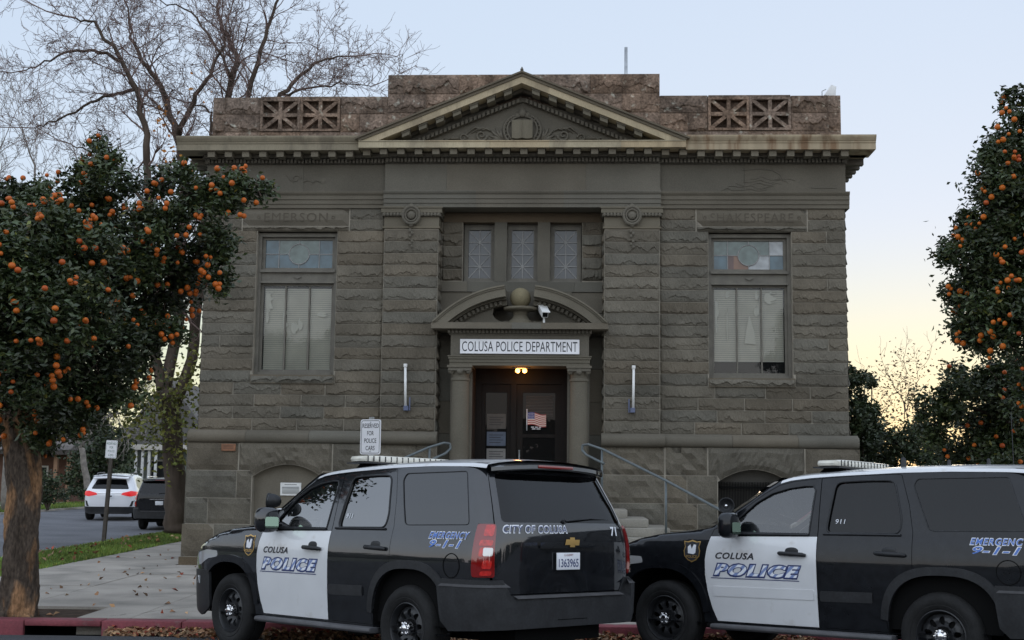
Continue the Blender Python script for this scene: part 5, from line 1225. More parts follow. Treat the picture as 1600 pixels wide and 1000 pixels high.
n = 150; litter('pavement_leaf_litter', np.stack([-8.4 + 5.8 * rg_.beta(1.6, 1.1, n), 16 + 14 * rg_.beta(1.5, 1.3, n), np.full(n, .06)], 1), .10)
n = 90; litter('verge_leaf_litter', np.stack([rg_.uniform(-10.2, -8.6, n), rg_.uniform(21, 36, n), np.full(n, .12)], 1), .12)
# ================================================================== entrance steps and rails
st = thing('entrance_steps', 'worn stone entrance steps spreading out below the arched doorway', 'steps', (BX, BY, BZ), -BB)
for k in range(8):
    z1 = 1.345 - .150 * k - (.0 if k == 0 else .0); hw = 1.58 + (.36 * k if k else 0); yf = -1.25 - .33 * k
    if k > 0: hw = 1.68 + .36 * k
    m_ = MB(); m_.box(-hw, hw, yf, -.27 if k else .0, max(z1 - .15, 0) + (.002 if z1 - .15 > 0 else 0), z1, tint=(1, 1, 1)); o = m_.build('step', M['step_stone'], st); bevel(o, .012, 2)
m_ = MB(); m_.box(-1.5, 1.5, -1.2, 1.0, 0, 1.19); m_.build('step_core', M['dark'], st)
hr = None
for s in (1, -1):
    t_ = thing('handrail', 'grey tube handrail sloping down the steps on the ' + ('right, its top loop by the column' if s > 0 else 'left, mostly hidden by a police SUV'), 'handrail', (BX, BY, BZ), -BB, group='handrails of the entrance steps')
    r_ = MB(); top = [(s * 1.62, -1.5, 2.02), (s * 1.30, -1.28, 2.18), (s * 1.22, -1.2, 2.27), (s * 1.23, -1.2, 2.36), (s * 1.33, -1.28, 2.375), (s * 1.6, -1.48, 2.28), (s * 2.7, -2.35, 1.72), (s * 3.45, -3.0, 1.30), (s * 4.3, -3.75, .85), (s * 4.42, -3.85, .80)]
    pts = []
    for i in range(len(top) - 1):
        for q in np.linspace(0, 1, 5)[:-1]: pts.append(tuple(np.array(top[i]) * (1 - q) + np.array(top[i + 1]) * q))
    r_.tube(pts + [top[-1]], .024, 10); r_.build('rail', M['rail'], t_, smooth=True)
    for x, y, z0, z1 in ((1.58, -1.46, 1.2, 2.28), (2.68, -2.33, .75, 1.72), (4.28, -3.73, .0, .85)):
        p_ = MB(); p_.tube([(s * x, y, z0), (s * x, y, z1)], .022, 10); p_.build('post', M['rail'], t_, smooth=True)
# ================================================================== things fixed to the building
def onb(name, label, cat, lx, ly, lz, group=None): return thing(name, label, cat, bpt(lx, ly, lz), -BB, group)
def txt_obj(name, txt, w_, h_, m, parent, y=-.002, cx=0, cz=0, **k):
    V, F = fit_text(txt, w_, h_, **k); return new_mesh(name, [(cx + v[0], y, cz + v[1]) for v in V], F, m, parent)
sg = onb('sign_board', 'white sign board reading COLUSA POLICE DEPARTMENT above the door', 'sign', 0, -.27, 4.275)
m_ = MB(); m_.box(-1.16, 1.16, -.012, .012, -.142, .142); bevel(m_.build('board', M['sign_white'], sg), .004, 1); txt_obj('lettering', 'COLUSA POLICE DEPARTMENT', 2.24, .195, M['black_ink'], sg, -.0145, bold=.0, spacing=1.04)
M['bulb'] = bpy.data.materials.new('lit_bulb'); M['bulb'].use_nodes = True; b_ = M['bulb'].node_tree.nodes['Principled BSDF']; b_.inputs['Emission Color'].default_value = (1, .40, .07, 1); b_.inputs['Emission Strength'].default_value = 4
lp = onb('porch_lamp', 'lit porch ceiling lamp with two glowing orange bulbs', 'lamp', 0.02, .10, 3.92)
m_ = MB(); m_.lathe([(.03, -.002), (.17, -.015), (.175, -.03), (.05, -.045), (.001, -.045)], lambda x, y, h: (x, y, h), 24); m_.build('lamp_base', mat('cream_lamp_base', (.6, .5, .35), .4), lp, smooth=True)
for x in (-.07, .07): m_ = MB(); m_.ball((x, -.02, -.085), .045, 14, 10); m_.build('bulb', M['bulb'], lp, smooth=True)
pl_ = bpy.data.lights.new('porch_lamp_light', 'POINT'); pl_.energy = 2.6; pl_.color = (1, .40, .10); pl_.shadow_soft_size = .06; po_ = bpy.data.objects.new('porch_lamp_light', pl_); COL.objects.link(po_); po_.location = (0, -.02, -.17); po_.parent = lp
cm = onb('security_camera', 'white security camera standing on the arched pediment beside the stone ball', 'security camera', .47, -.30, 4.728)
m_ = MB(); m_.tube([(0, 0, 0), (0, 0, .16)], .022, 10); m_.tube([(0, 0, 0), (0, 0, .012)], .045, 12); m_.build('bracket', M['white_paint'], cm)
m_ = MB(); ax = Vector((.20, -.75, -.42)).normalized(); side = ax.cross(Vector((0, 0, 1))).normalized(); upv = side.cross(ax); c0 = Vector((-.02, .02, .245))
def cbox(a0, a1, b, c0_, c1_, mb_): mb_.add([tuple(c0 + ax * a + side * q + upv * r) for a, q, r in ((a0, -b, c0_), (a1, -b, c0_), (a1, b, c0_), (a0, b, c0_), (a0, -b, c1_), (a1, -b, c1_), (a1, b, c1_), (a0, b, c1_))], [(0, 3, 2, 1), (4, 5, 6, 7), (0, 1, 5, 4), (1, 2, 6, 5), (2, 3, 7, 6), (3, 0, 4, 7)])
cbox(-.20, .20, .062, -.06, .065, m_); bevel(fixn(m_.build('housing', M['white_paint'], cm)), .012, 2)
m_ = MB(); cbox(-.21, .26, .078, .068, .085, m_); fixn(m_.build('sun_hood', M['white_paint'], cm)); m_ = MB(); cbox(.198, .204, .05, -.045, .05, m_); fixn(m_.build('lens_window', M['dark'], cm))
for s, x in ((-1, -2.20), (1, 2.19)):
    t_ = onb('wall_pipe', 'thin white pipe clamped upright on the ' + ('left' if s < 0 else 'right') + ' pilaster beside the doorway', 'pipe', x, -.21, 3.02, group='white pipes on the pilasters')
    m_ = MB(); m_.tube([(-.012 * -s, 0, .08), (.02 * s * -1 * 0 + (-.03 if s < 0 else .02), 0, .86)], .026, 10); m_.build('pipe', M['white_paint'], t_, smooth=True)
    m_ = MB(); m_.tube([((-.03 if s < 0 else .02), 0, .85), ((-.03 if s < 0 else .02), 0, .91)], .038, 10); m_.build('pipe_cap', M['white_paint'], t_)
    m_ = MB(); m_.box(-.045, .045, -.035, .06, .0, .09); m_.tube([(-s * .07, 0, 0), (-s * .07, 0, .26)], .014, 8); m_.build('clamp', mat('blue_clamp', (.10, .12, .20), .4), t_)
fl = onb('floodlight', 'white floodlight tilted on top of the right end of the parapet', 'floodlight', 6.12, .12, 9.35)
m_ = MB(); m_.prism([(-.13, .02), (.02, .24), (.12, .20), (.10, .0)], lambda u, v, w_: (u, w_, v), -.09, .10); bevel(fixn(m_.build('lamp_head', M['white_paint'], fl)), .01, 2); m_ = MB(); m_.tube([(-.15, 0, 0), (-.15, 0, .13), (-.07, 0, .17)], .012, 6); m_.box(-.2, .15, -.05, .06, -.01, .012); m_.build('bracket', M['steel'], fl)
an = onb('antenna_mast', 'thin grey antenna mast standing on the roof behind the parapet', 'antenna', 2.10, 1.0, 8.35); m_ = MB(); m_.tube([(0, 0, 0), (0, 0, 2.36)], .035, 10); m_.build('mast', M['steel'], an, smooth=True); m_ = MB(); m_.tube([(0, 0, 0), (0, 0, .06)], .12, 12); m_.build('base_plate', M['steel'], an)
pq = onb('wall_plaque', 'small rusty brown plaque on the basement wall near the left corner', 'plaque', -5.67, -.195, 2.27); m_ = MB(); m_.box(-.14, .14, -.012, .02, -.07, .07); bevel(m_.build('plate', mat('rusty_plaque', (.22, .10, .05), .6, var=.3, vscale=12), pq), .006, 1); m_ = MB()
for k in range(3): m_.box(-.10, .10, -.014, -.012, .035 - k * .03, .045 - k * .03)
m_.build('relief_lines', mat('dull_bronze', (.12, .06, .035), .5), pq)
ms = onb('mail_slot', 'white mail slot plate on the beige basement window panel', 'mail slot', -4.46, .015, 1.475); m_ = MB(); m_.box(-.205, .205, -.02, .004, -.125, .125); bevel(m_.build('plate', M['white_paint'], ms), .005, 1); m_ = MB(); m_.box(-.165, .165, -.032, -.021, -.085, .055); bevel(m_.build('flap', mat('aluminium_flap', (.45, .46, .45), .4, metal=.3), ms), .006, 2); m_ = MB(); m_.box(-.165, .165, -.0335, -.0325, .02, .03); m_.build('slot', M['black_ink'], ms)
m_ = MB()
for k in range(12): m_.box(-.12 + k * .02, -.105 + k * .02, -.0215, -.0205, .082, .095)
m_.build('lettering', M['black_ink'], ms)
# flag sticker on the door glass
fg_ = onb('flag_sticker', 'american flag sticker on the glass of the entrance door', 'sticker', .10, .765, 2.80)
def wave(u, v): return (u * .37 , 0, v * .25 + .018 * math.sin(u * 6.0) - .03 * u)
stripes = {'red': [], 'white': []}
for nm, m2, sel in (('red_stripes', mat('flag_red', (.42, .07, .07), .5), 0), ('white_stripes', mat('flag_white', (.75, .68, .6), .5), 1)):
    m_ = MB()
    for k in range(13):
        if k % 2 != sel: continue
        m_.grid([[tuple(np.array(wave(u, 1 - (k + q) / 13)) + [.03, -.002, 0]) for q in (0, 1)] for u in np.linspace(.38 if k < 7 else 0, 1, 14)])
    fixn(m_.build(nm, m2, fg_))
m_ = MB(); m_.grid([[tuple(np.array(wave(u, v)) + [.03, -.002, 0]) for v in (6 / 13, 1)] for u in np.linspace(0, .38, 8)]); fixn(m_.build('blue_canton', mat('flag_blue', (.06, .07, .25), .5), fg_))
m_ = MB()
for a in range(5):
    for b in range(4): p = np.array(wave(.04 + a * .075, .53 + b * .125)) + [.03, -.004, 0]; m_.box(p[0] - .006, p[0] + .006, p[1] - .001, p[1], p[2] - .006, p[2] + .006)
m_.build('stars', M['decal_white'], fg_)
m_ = MB(); m_.tube([(.015, -.004, -.11), (.015, -.004, .30)], .012, 8); m_.ball((.015, -.004, .305), .018, 8, 6); m_.build('flag_pole', M['decal_white'], fg_, smooth=True)
for k, (t2, ww) in enumerate((('WITH GOD ALL', .2), ('THINGS', .16))): pass
m_ = MB()
for r_, row in enumerate(((.10, .16), (.18, .235), (.255, .30)), 0): m_.box(row[0], row[1], -.003, -.001, -.05, -.032)
for row in ((.12, .19), (.21, .29)): m_.box(row[0], row[1], -.003, -.001, -.085, -.067)
m_.build('caption_lines', M['decal_white'], fg_)
for i, (z, h, c, lab) in enumerate(((2.87, .30, (.10, .095, .085), 'faded brown notice on the door sidelight, topmost of the three'), (2.52, .28, (.10, .13, .18), 'blue-grey notice on the door sidelight, middle of the three'), (2.19, .27, (.22, .22, .21), 'pale grey notice on the door sidelight, lowest of the three'))):
    o = onb('notice_sheet', lab, 'notice', -.50, .80, z, group='notices on the sidelight'); m_ = MB(); m_.box(-.19, .19, -.006, .0, -h / 2, h / 2); m_.build('paper', mat('notice_paper', c, .7, var=.15, vscale=8), o); m_ = MB()
    for k in range(4): m_.box(-.14, .14 - .05 * (k % 2), -.008, -.0065, h * .25 - k * .05, h * .25 - k * .05 + .012)
    m_.build('printed_lines', M['black_ink'], o)
wl = onb('wall_light', 'small white fixture on the right side wall low down behind the corner', 'light fixture', 6.55, 1.0, 2.16); m_ = MB(); ellipsoid_box(m_, (.03, 0, 0), .10, .12, .12, 2.5); autosmooth(m_.build('shade', M['white_paint'], wl), 50); m_ = MB(); m_.tube([(-.12, 0, .05), (.0, 0, .05)], .03, 8); m_.build('arm', M['steel'], wl)
# ================================================================== parking signs
def parking_sign(label, X_, Y_, zc, yaw, post_m, tilt=0, faded=False, sq=False):
    t_ = thing('parking_sign', label, 'sign', (X_, Y_, .05), yaw, group='reserved parking signs'); t_.rotation_euler = (0, tilt, yaw); z = zc - .05
    m_ = MB(); m_.exty(rcorner([(-.1525, z - .2285), (.1525, z - .2285), (.1525, z + .2285), (-.1525, z + .2285)], .035, 5), -.006, .0); fixn(m_.build('sign_plate', M['sign_white'], t_))
    ink = M['black_ink'] if not faded else mat('faded_green_lettering', (.16, .24, .20), .6)
    m_ = MB(); loop = rcorner([(-.138, z - .214), (.138, z - .214), (.138, z + .214), (-.138, z + .214)], .03, 5); inn = offset_poly(loop, -.006); n_ = len(loop)
    m_.add([(a, -.0075, b) for a, b in loop] + [(a, -.0075, b) for a, b in inn], [(i, (i + 1) % n_, n_ + (i + 1) % n_, n_ + i) for i in range(n_)]); fixn(m_.build('border', ink, t_))
    for k, (tx, ww) in enumerate((('RESERVED', .245), ('FOR', .10), ('POLICE', .18), ('CARS', .135))): txt_obj('lettering', tx, ww, .058, ink, t_, -.0078, 0, z + .145 - k * .097, bold=.008)
    m_ = MB()
    if sq: m_.box(-.045, .045, .0, .07, -.1, z + .15)
    else: m_.box(-.03, .03, .001, .008, -.1, z + .26); m_.box(-.03, -.022, .008, .035, -.1, z + .26); m_.box(.022, .03, .008, .035, -.1, z + .26)
    m_.build('post', post_m, t_)
    m_ = MB()
    for q in (-.19, .19): m_.tube([(0, -.011, z + q), (0, -.006, z + q)], .009, 8)
    m_.build('bolts', M['steel'], t_); return t_
parking_sign('white RESERVED FOR POLICE CARS sign on a steel post behind the police SUV', -1.83, 16.8, 2.31, R(-24), M['steel'])
parking_sign('faded RESERVED FOR POLICE CARS sign on a dark wooden post at the grass verge', -10.33, 33.0, 2.40, R(-8), mat('dark_wood_post', (.06, .05, .04), .8, var=.3, vscale=10), tilt=R(2.5), faded=True, sq=True)
# ================================================================== trees and shrubs
CP, SP_, CRR, SRR = math.cos(R(6.9957)), math.sin(R(6.9957)), math.cos(R(.678)), math.sin(R(.678))
def pix(u, v, Y):
    """survey helper: the point of the real place at distance Y seen at photo pixel u,v"""
    x = (u - 800) / 2000; y = -(v - 500) / 2000; rt = x * CRR - y * SRR; up = x * SRR + y * CRR; d = np.array([rt, CP - up * SP_, SP_ + up * CP]); return d * Y / d[1] + [0, 0, 1.81]
M['leaf_orange'] = mat('glossy_citrus_leaf', (.034, .050, .016), .42, spec=.5, tint=True)
M['leaf_dark'] = mat('dark_evergreen_leaf', (.036, .052, .022), .5, spec=.4, tint=True)
M['leaf_ivy'] = mat('yellow_green_leaf', (.13, .15, .035), .6, spec=.3, tint=True)
M['fruit'] = mat('ripe_orange_peel', (.50, .115, .010), .5, spec=.35, bump=.2, bscale=90, var=.15, vscale=25)
_nt = M['fruit'].node_tree; _oi = N(_nt, 'ShaderNodeObjectInfo'); _mx = N(_nt, 'ShaderNodeMix', data_type='RGBA'); _mx.inputs['A'].default_value = (.52, .13, .010, 1); _mx.inputs['B'].default_value = (.34, .055, .007, 1); _nt.links.new(_oi.outputs['Random'], _mx.inputs['Factor']); _nt.links.new(_mx.outputs['Result'], _nt.nodes['Principled BSDF'].inputs['Base Color'])
M['bark_orange'] = mat('flaking_bark', (.075, .058, .045), .95, spec=.15, var=.35, vscale=4, fvar=.45, fscale=24, bump=1.0, bscale=22, col2=(.24, .135, .07), c2scale=2.4, c2lo=.5, c2hi=.6, stretch=(1.6, 1.6, .6))
M['bark_dark'] = mat('dark_bark', (.085, .066, .052), .95, spec=.15, var=.35, vscale=3, bump=.9, bscale=14, stretch=(1.5, 1.5, .4))
M['twig'] = mat('reddish_winter_twig', (.19, .135, .12), .85, spec=.2, var=.25, vscale=2)
M['twig_grey'] = mat('grey_winter_twig', (.26, .23, .21), .85, spec=.2, var=.25, vscale=2)
M['bark_pale'] = mat('pale_grey_bark', (.20, .18, .16), .9, spec=.2, var=.3, vscale=5)
rt_ = np.random.default_rng(21)
def shell_points(c, r, n, inner=.35):
    d = rt_.normal(size=(n, 3)); d /= np.linalg.norm(d, axis=1, keepdims=True); q = inner + (1 - inner) * rt_.random(n) ** .6
    return np.asarray(c) + d * q[:, None] * np.asarray(r)
def crown_points(blobs, dens, jag=.18, sub=.30):
    """leaf positions: each bough is broken into many small sprays so gaps and clumps appear"""
    out = []; cl = []
    for c, r in blobs:
        k = max(6, int(9 * (r / .5) ** 2)); ctr = shell_points(c, [r * .95, r * .95, r * .85], k, .45); n = int(dens * r * r / k) + 1
        for q in ctr:
            rr = r * rt_.uniform(.6, 1.25) * sub + .05; out.append(q + rt_.normal(0, rr * .62, (n, 3)) * [1, 1, .8]); cl.append(np.full(n, rt_.uniform(.6, 1.45)))
        n2 = int(dens * r * r * .16); out.append(shell_points(c, [r * .75] * 3, n2, .0)); cl.append(np.full(n2, .8))
    return np.concatenate(out), np.concatenate(cl)
def sphere_mesh(name, r, m, n=14, k=9):
    mb = MB(); mb.ball((0, 0, 0), r, n, k); me = new_mesh('tmp', mb.V, mb.F, m, smooth=True); d = me.data; bpy.data.objects.remove(me); d.name = name; return d
ORANGE = sphere_mesh('orange', .041, M['fruit'])
def trunk_tube(mb, pts, rad, n=14, wob=.08):
    P = []; Rr = []
    pts = [np.array(p, float) for p in pts]
    for i in range(len(pts) - 1):
        for q in np.linspace(0, 1, 6 if n < 12 else 12)[:-1]: P.append(pts[i] * (1 - q) + pts[i + 1] * q); Rr.append((rad[i] * (1 - q) + rad[i + 1] * q) * (1 + rt_.normal(0, wob * (.5 if n < 12 else .12))))
    P.append(pts[-1]); Rr.append(rad[-1]); b0 = len(mb.V); mb.tube([tuple(p) for p in P], Rr, n)
    if n > 12:
        ph = rt_.uniform(0, 6, 6); m = len(P)
        for i in range(m):
            for k in range(n):
                a = 2 * math.pi * k / n; v = np.array(mb.V[b0 + i * n + k]); c = P[i]; q = 1 + .030 * (1 - 2 * abs(math.sin(9 * a + ph[3] + .8 * math.sin(i * .35)))) + .022 * (1 - 2 * abs(math.sin(14 * a + ph[4] - .9 * math.sin(i * .5 + ph[5])))) + .07 * math.sin(3 * a + ph[0] + i * .23) + .05 * math.sin(5 * a + ph[1] - i * .31) + .035 * math.sin(9 * a + ph[2] + i * .5) + rt_.normal(0, .018); mb.V[b0 + i * n + k] = tuple(c + (v - c) * q)
def orange_tree(label, base, trunk, limbs, blobs, dens, n_fruit, leaf=.085, front=.25):
    t = thing('orange_tree', label, 'orange tree', tuple(base)); base = np.asarray(base)
    m_ = MB(); trunk_tube(m_, [np.array(p) - base for p, r in trunk], [r for p, r in trunk], 72); tk = m_.build('trunk', M['bark_orange'], t, smooth=True)
    m_ = MB()
    for pts, r0, r1 in limbs: trunk_tube(m_, [np.array(p) - base for p in pts], list(np.linspace(r0, r1, len(pts))), 8)
    for c, r in blobs:
        for q in shell_points(c, [r * .8] * 3, 5, .5): s0 = np.array(c) + rt_.normal(0, r * .1, 3); mid = (s0 + q) / 2 + rt_.normal(0, .05, 3); m_.tube([tuple(s0 - base), tuple(mid - base), tuple(q - base)], [.014, .010, .004], 5)
    m_.build('branches', M['bark_dark'], tk, smooth=True)
    P, cl = crown_points(blobs, dens); tn = tintvar(len(P), .28, .0, rt_) * cl[:, None]; k = rt_.random(len(P)); tn[k < .025] *= [3.2, 2.2, 1.2]
    leaves_mesh('crown', P - base, leaf, .46, M['leaf_orange'], t, tn, up=.25, rng_=rt_)
    rr = np.array([r for c, r in blobs]); pr = rr ** 2 / np.sum(rr ** 2); fr = []
    C_ = np.array([c for c, r in blobs]); tries = 0
    while len(fr) < n_fruit and tries < 6000:
        tries += 1; i = rt_.choice(len(blobs), p=pr); d = rt_.normal(size=3); d /= np.linalg.norm(d)
        if d[1] > front: continue
        p = C_[i] + d * rr[i] * rt_.uniform(.93, 1.16)
        if np.any(np.linalg.norm(C_ - p, axis=1) < rr * .90): continue
        for q in range(1 + (rt_.random() < .3) + (rt_.random() < .12)): fr.append(p + (rt_.normal(0, .06, 3) if q else 0))
    fr.sort(key=lambda q: q[1])
    for p in fr[:100]:
        o = bpy.data.objects.new('orange', ORANGE); COL.objects.link(o); o.parent = t; o.location = tuple(p - base); s = rt_.uniform(.62, 1.0); o.scale = (s, s, s * rt_.uniform(.88, .97)); o.rotation_euler = (rt_.uniform(0, .6), rt_.uniform(0, .6), 0)
    if len(fr) > 100:
        m_ = MB()
        for p in fr[100:]: m_.ball(tuple(p - base), .041 * rt_.uniform(.62, 1.0), 10, 7)
        tag(m_.build('oranges', M['fruit'], t, smooth=True), kind='stuff')
    return t
def PB(lst, Y, dy=.7): return [(pix(u, v, Y + (rt_.uniform(-dy, dy) if len(x) == 0 else x[0])), r * Y / 2000) for u, v, r, *x in lst]
YL = 16.35
base = pix(24, 962, 16.2); base[2] = .0
tr = [((base[0] - .02, 16.25, -.02), .29), ((base[0], 16.25, .15), .235), ((base[0] + .0, 16.25, .8), .20), ((base[0] + .02, 16.25, 1.5), .205), (tuple(pix(30, 690, 16.3)), .22), (tuple(pix(32, 640, 16.3)), .20)]
lim = [([pix(32, 660, 16.4), pix(20, 560, 16.7), pix(10, 440, 16.8), pix(40, 340, 16.8)], .13, .02), ([pix(34, 650, 16.4), pix(110, 560, 16.9), pix(150, 440, 17.0), pix(155, 300, 16.8), pix(160, 240, 16.6)], .11, .01), ([pix(110, 570, 16.8), pix(210, 480, 16.9), pix(290, 390, 16.7), pix(360, 310, 16.4)], .06, .008), ([pix(32, 640, 16.4), pix(-60, 540, 16.6), pix(-90, 420, 16.6)], .12, .03)]
bl_L = [(40, 400, 95), (75, 350, 60), (150, 310, 62), (160, 262, 34), (158, 232, 20, -.1), (135, 290, 40), (125, 430, 110), (210, 395, 65), (265, 350, 52), (300, 305, 55, -.2), (365, 305, 46, -.3), (405, 300, 20, -.3), (330, 365, 48, -.2), (335, 430, 32, -.2), (255, 460, 62), (60, 540, 105), (150, 560, 88), (215, 540, 52), (30, 630, 60), (105, 625, 55), (-70, 480, 120), (-70, 350, 80), (60, 330, 50), (255, 290, 30, .1), (20, 330, 50), (290, 420, 40, .1), (190, 470, 70), (270, 520, 26), (165, 615, 36), (-40, 600, 70), (20, 655, 46), (100, 655, 40), (60, 672, 34), (140, 648, 32), (10, 690, 24), (75, 690, 20), (20, 430, 90, -1.7), (90, 480, 80, -1.75), (-50, 470, 90, -1.6), (60, 360, 60, -1.5), (130, 400, 60, -1.4), (30, 560, 70, -1.5), (40, 450, 100, 1.5), (140, 460, 80, 1.4)]
orange_tree('large orange tree on the left, its flaking trunk standing at the red kerb', base, tr, lim, PB(bl_L, YL, .6), 8800, 640, front=-.05)
YR = 17.0
base = pix(1668, 930, YR); base[2] = .05
tr = [((base[0], YR, .0), .26), ((base[0], YR, .6), .2), ((base[0] - .03, YR, 1.4), .19), (tuple(pix(1660, 660, YR)), .18)]
lim = [([pix(1660, 680, YR), pix(1620, 520, YR), pix(1570, 380, YR), pix(1585, 200, YR)], .14, .015), ([pix(1660, 660, YR), pix(1680, 480, YR), pix(1650, 280, YR)], .12, .02)]
bl_R = [(1605, 215, 52), (1588, 165, 26), (1580, 265, 55), (1548, 235, 26), (1575, 320, 62), (1535, 405, 52), (1600, 420, 100), (1508, 345, 24), (1515, 455, 45), (1490, 400, 22), (1560, 510, 62), (1640, 300, 110), (1650, 500, 110), (1490, 460, 22), (1540, 350, 40), (1530, 520, 36), (1680, 620, 80), (1600, 560, 50)]
orange_tree('tall orange tree cropped by the right edge, its fruit against the sky', base, tr, lim, PB(bl_R, YR, .5), 9500, 260, front=0)
YR2 = 19.5
base = pix(1640, 900, YR2); base[2] = .05
tr = [((base[0], YR2, .0), .2), ((base[0], YR2, .6), .16), (tuple(pix(1630, 720, YR2)), .14)]
lim = [([pix(1630, 740, YR2), pix(1580, 660, YR2), pix(1500, 630, YR2)], .10, .015)]
bl_R2 = [(1560, 605, 46), (1505, 615, 46), (1460, 630, 32), (1605, 640, 70), (1530, 670, 50), (1580, 690, 50), (1468, 668, 36), (1640, 620, 80), (1500, 700, 36), (1560, 720, 40), (1620, 720, 50), (1440, 645, 16), (1545, 575, 24)]
orange_tree('low bushy orange tree with few fruit below the tall one on the right', base, tr, lim, PB(bl_R2, YR2, .5), 10000, 44)
# ---- leafless trees -------------------------------------------------------------------------------
def rnd_dir(d, spread, upb=.0):
    v = np.asarray(d) / (np.linalg.norm(d) + 1e-9) + rt_.normal(0, spread, 3) + [0, 0, upb]; return v / np.linalg.norm(v)
def grow(mb, p, d, L, r, lvl, spec):
    """one branch: a bending tube that throws side shoots"""
    n = 4 if lvl < 2 else 3; pts = [np.asarray(p)]; dirs = [d]; 
    for i in range(n):
        d = rnd_dir(d, spec['bend'], spec['up']); pts.append(pts[-1] + d * L / n); dirs.append(d)
    rr = np.linspace(r, max(r * .35, spec['rmin'] * .7), n + 1); mb.tube([tuple(q) for q in pts], list(rr), 6 if lvl < 1 else (4 if lvl < 2 else 3), caps=False)
    if lvl >= spec['levels']: return
    k = spec['kids'][lvl]
    for j in range(k):
        t = rt_.uniform(.18, 1.0) if j else 1.0; f = t * n; i = min(int(f), n - 1); q = pts[i] + (pts[i + 1] - pts[i]) * (f - i)
        dd = rnd_dir(dirs[i + 1], spec['spread']); grow(mb, q, dd, L * rt_.uniform(.38, .68), max(spec['rmin'], rr[i] * .55), lvl + 1, spec)
def limb_tree(name, label, cat, base, limbs, spec, bark, twig_m, group=None, shoots=.33):
    t = thing(name, label, cat, tuple(base), group=group); base = np.asarray(base); tk = MB(); tw = MB()
    for pts, r0, r1, throw in limbs:
        pts = [np.asarray(q) for q in pts]; m = len(pts); rad = list(np.linspace(r0, r1, m)); P = []; Q = []
        for i in range(m - 1):
            for q in np.linspace(0, 1, 5)[:-1]: P.append(pts[i] * (1 - q) + pts[i + 1] * q + (rt_.normal(0, .035, 3) if 0 < i + q else 0)); Q.append(rad[i] * (1 - q) + rad[i + 1] * q)
        P.append(pts[-1]); Q.append(rad[-1]); tk.tube([tuple(q - base) for q in P], [v * .82 for v in Q], 10)
        if not throw: continue
        L = sum(np.linalg.norm(P[i + 1] - P[i]) for i in range(len(P) - 1)); ns = int(L / shoots * throw)
        for j in range(ns):
            f = (.15 + .85 * (j + rt_.random()) / ns) * (len(P) - 1); i = min(int(f), len(P) - 2); q = P[i] + (P[i + 1] - P[i]) * (f - i); d = P[i + 1] - P[i]
            grow(tw, q - base, rnd_dir(d, .75, .05), spec['len'] * rt_.uniform(.55, 1.2) * (1 - .35 * f / len(P)), max(spec['rmin'] * 1.5, Q[i] * .28), 0, spec)
        grow(tw, P[-1] - base, rnd_dir(P[-1] - P[-2], .2), spec['len'], Q[-1], 0, spec)
    tk_ = tk.build('trunk', bark, t, smooth=True); tw.build('crown', twig_m, t, smooth=True); return t, tk_
YT = 37.0
def L_(pts, Y=YT, dy=0): return [pix(u, v, Y + dy * i / max(1, len(pts) - 1)) for i, (u, v) in enumerate(pts)]
spec = dict(bend=.22, up=.035, spread=.62, levels=3, kids=(6, 4, 3), rmin=.0062, len=1.75)
base = pix(266, 826, YT); base[2] = .0
limbs = [(L_([(273, 834), (276, 800), (273, 740), (267, 660), (259, 610)]), .42, .33, 0), (L_([(258, 640), (246, 560), (236, 420), (230, 290), (228, 210), (212, 140), (186, 85), (145, 36), (118, 28)], dy=-1), .21, .03, 1.0),
         (L_([(258, 630), (276, 520), (282, 400), (288, 266), (272, 190), (250, 135), (222, 92), (203, 60), (200, 12)], dy=.8), .22, .03, 1.0), (L_([(280, 210), (300, 160), (330, 115), (350, 70), (352, 40)], dy=-1.2), .11, .025, 1.0),
         (L_([(264, 660), (300, 560), (312, 460), (320, 330), (345, 200), (362, 120), (372, 95), (355, 55), (340, 20), (344, -20)], dy=1.5), .22, .035, .9), (L_([(318, 350), (370, 210), (392, 130), (412, 60), (432, 5), (440, -30)], dy=-.8), .13, .03, 1.0),
         (L_([(330, 300), (400, 215), (440, 148), (466, 115), (500, 95), (540, 88)], dy=-.5), .12, .025, 1.1), (L_([(186, 95), (150, 78), (110, 80), (70, 95), (40, 110)], dy=-.6), .07, .02, 1.1), (L_([(212, 140), (175, 150), (130, 165), (85, 190), (55, 200)], dy=.6), .07, .02, 1.1),
         (L_([(284, 300), (330, 220), (332, 195), (322, 165), (290, 160)], dy=.5), .08, .02, .9), (L_([(362, 120), (330, 60), (300, 20), (250, 0)], dy=.4), .06, .02, 1.0), (L_([(440, 148), (480, 140), (530, 130), (580, 135)], dy=-.3), .05, .015, 1.2), (L_([(232, 330), (190, 270), (150, 240), (110, 225)], dy=.4), .07, .02, 1.0)]
bt, btk = limb_tree('bare_tree', 'large leafless tree rising behind the left corner of the police station', 'tree', base, limbs, spec, M['bark_dark'], M['twig'], shoots=.40)
P = np.concatenate([pix(u, v, YT - .6) + rt_.normal(0, s, (n, 3)) for u, v, s, n in ((235, 655, .45, 260), (275, 640, .4, 200), (215, 620, .35, 160), (300, 680, .3, 120), (288, 720, .28, 90), (245, 690, .35, 120), (290, 600, .4, 160), (205, 650, .3, 100), (312, 560, .3, 90))])
leaves_mesh('ivy', P - base, .16, .6, M['leaf_ivy'], bt, tintvar(len(P), .5, .1, rt_), up=.5, rng_=rt_)
P = np.concatenate([pix(u, v, YT) + rt_.normal(0, .22, (n, 3)) for u, v, n in ((255, 185, 30), (262, 270, 26), (300, 262, 22), (318, 128, 14), (270, 240, 20))])
lv = leaves_mesh('last_leaves', P - base, .15, .6, mat('golden_leaf', (.50, .22, .03), .6, tint=True), bt, tintvar(len(P), .3, .1, rt_), up=.5, rng_=rt_)
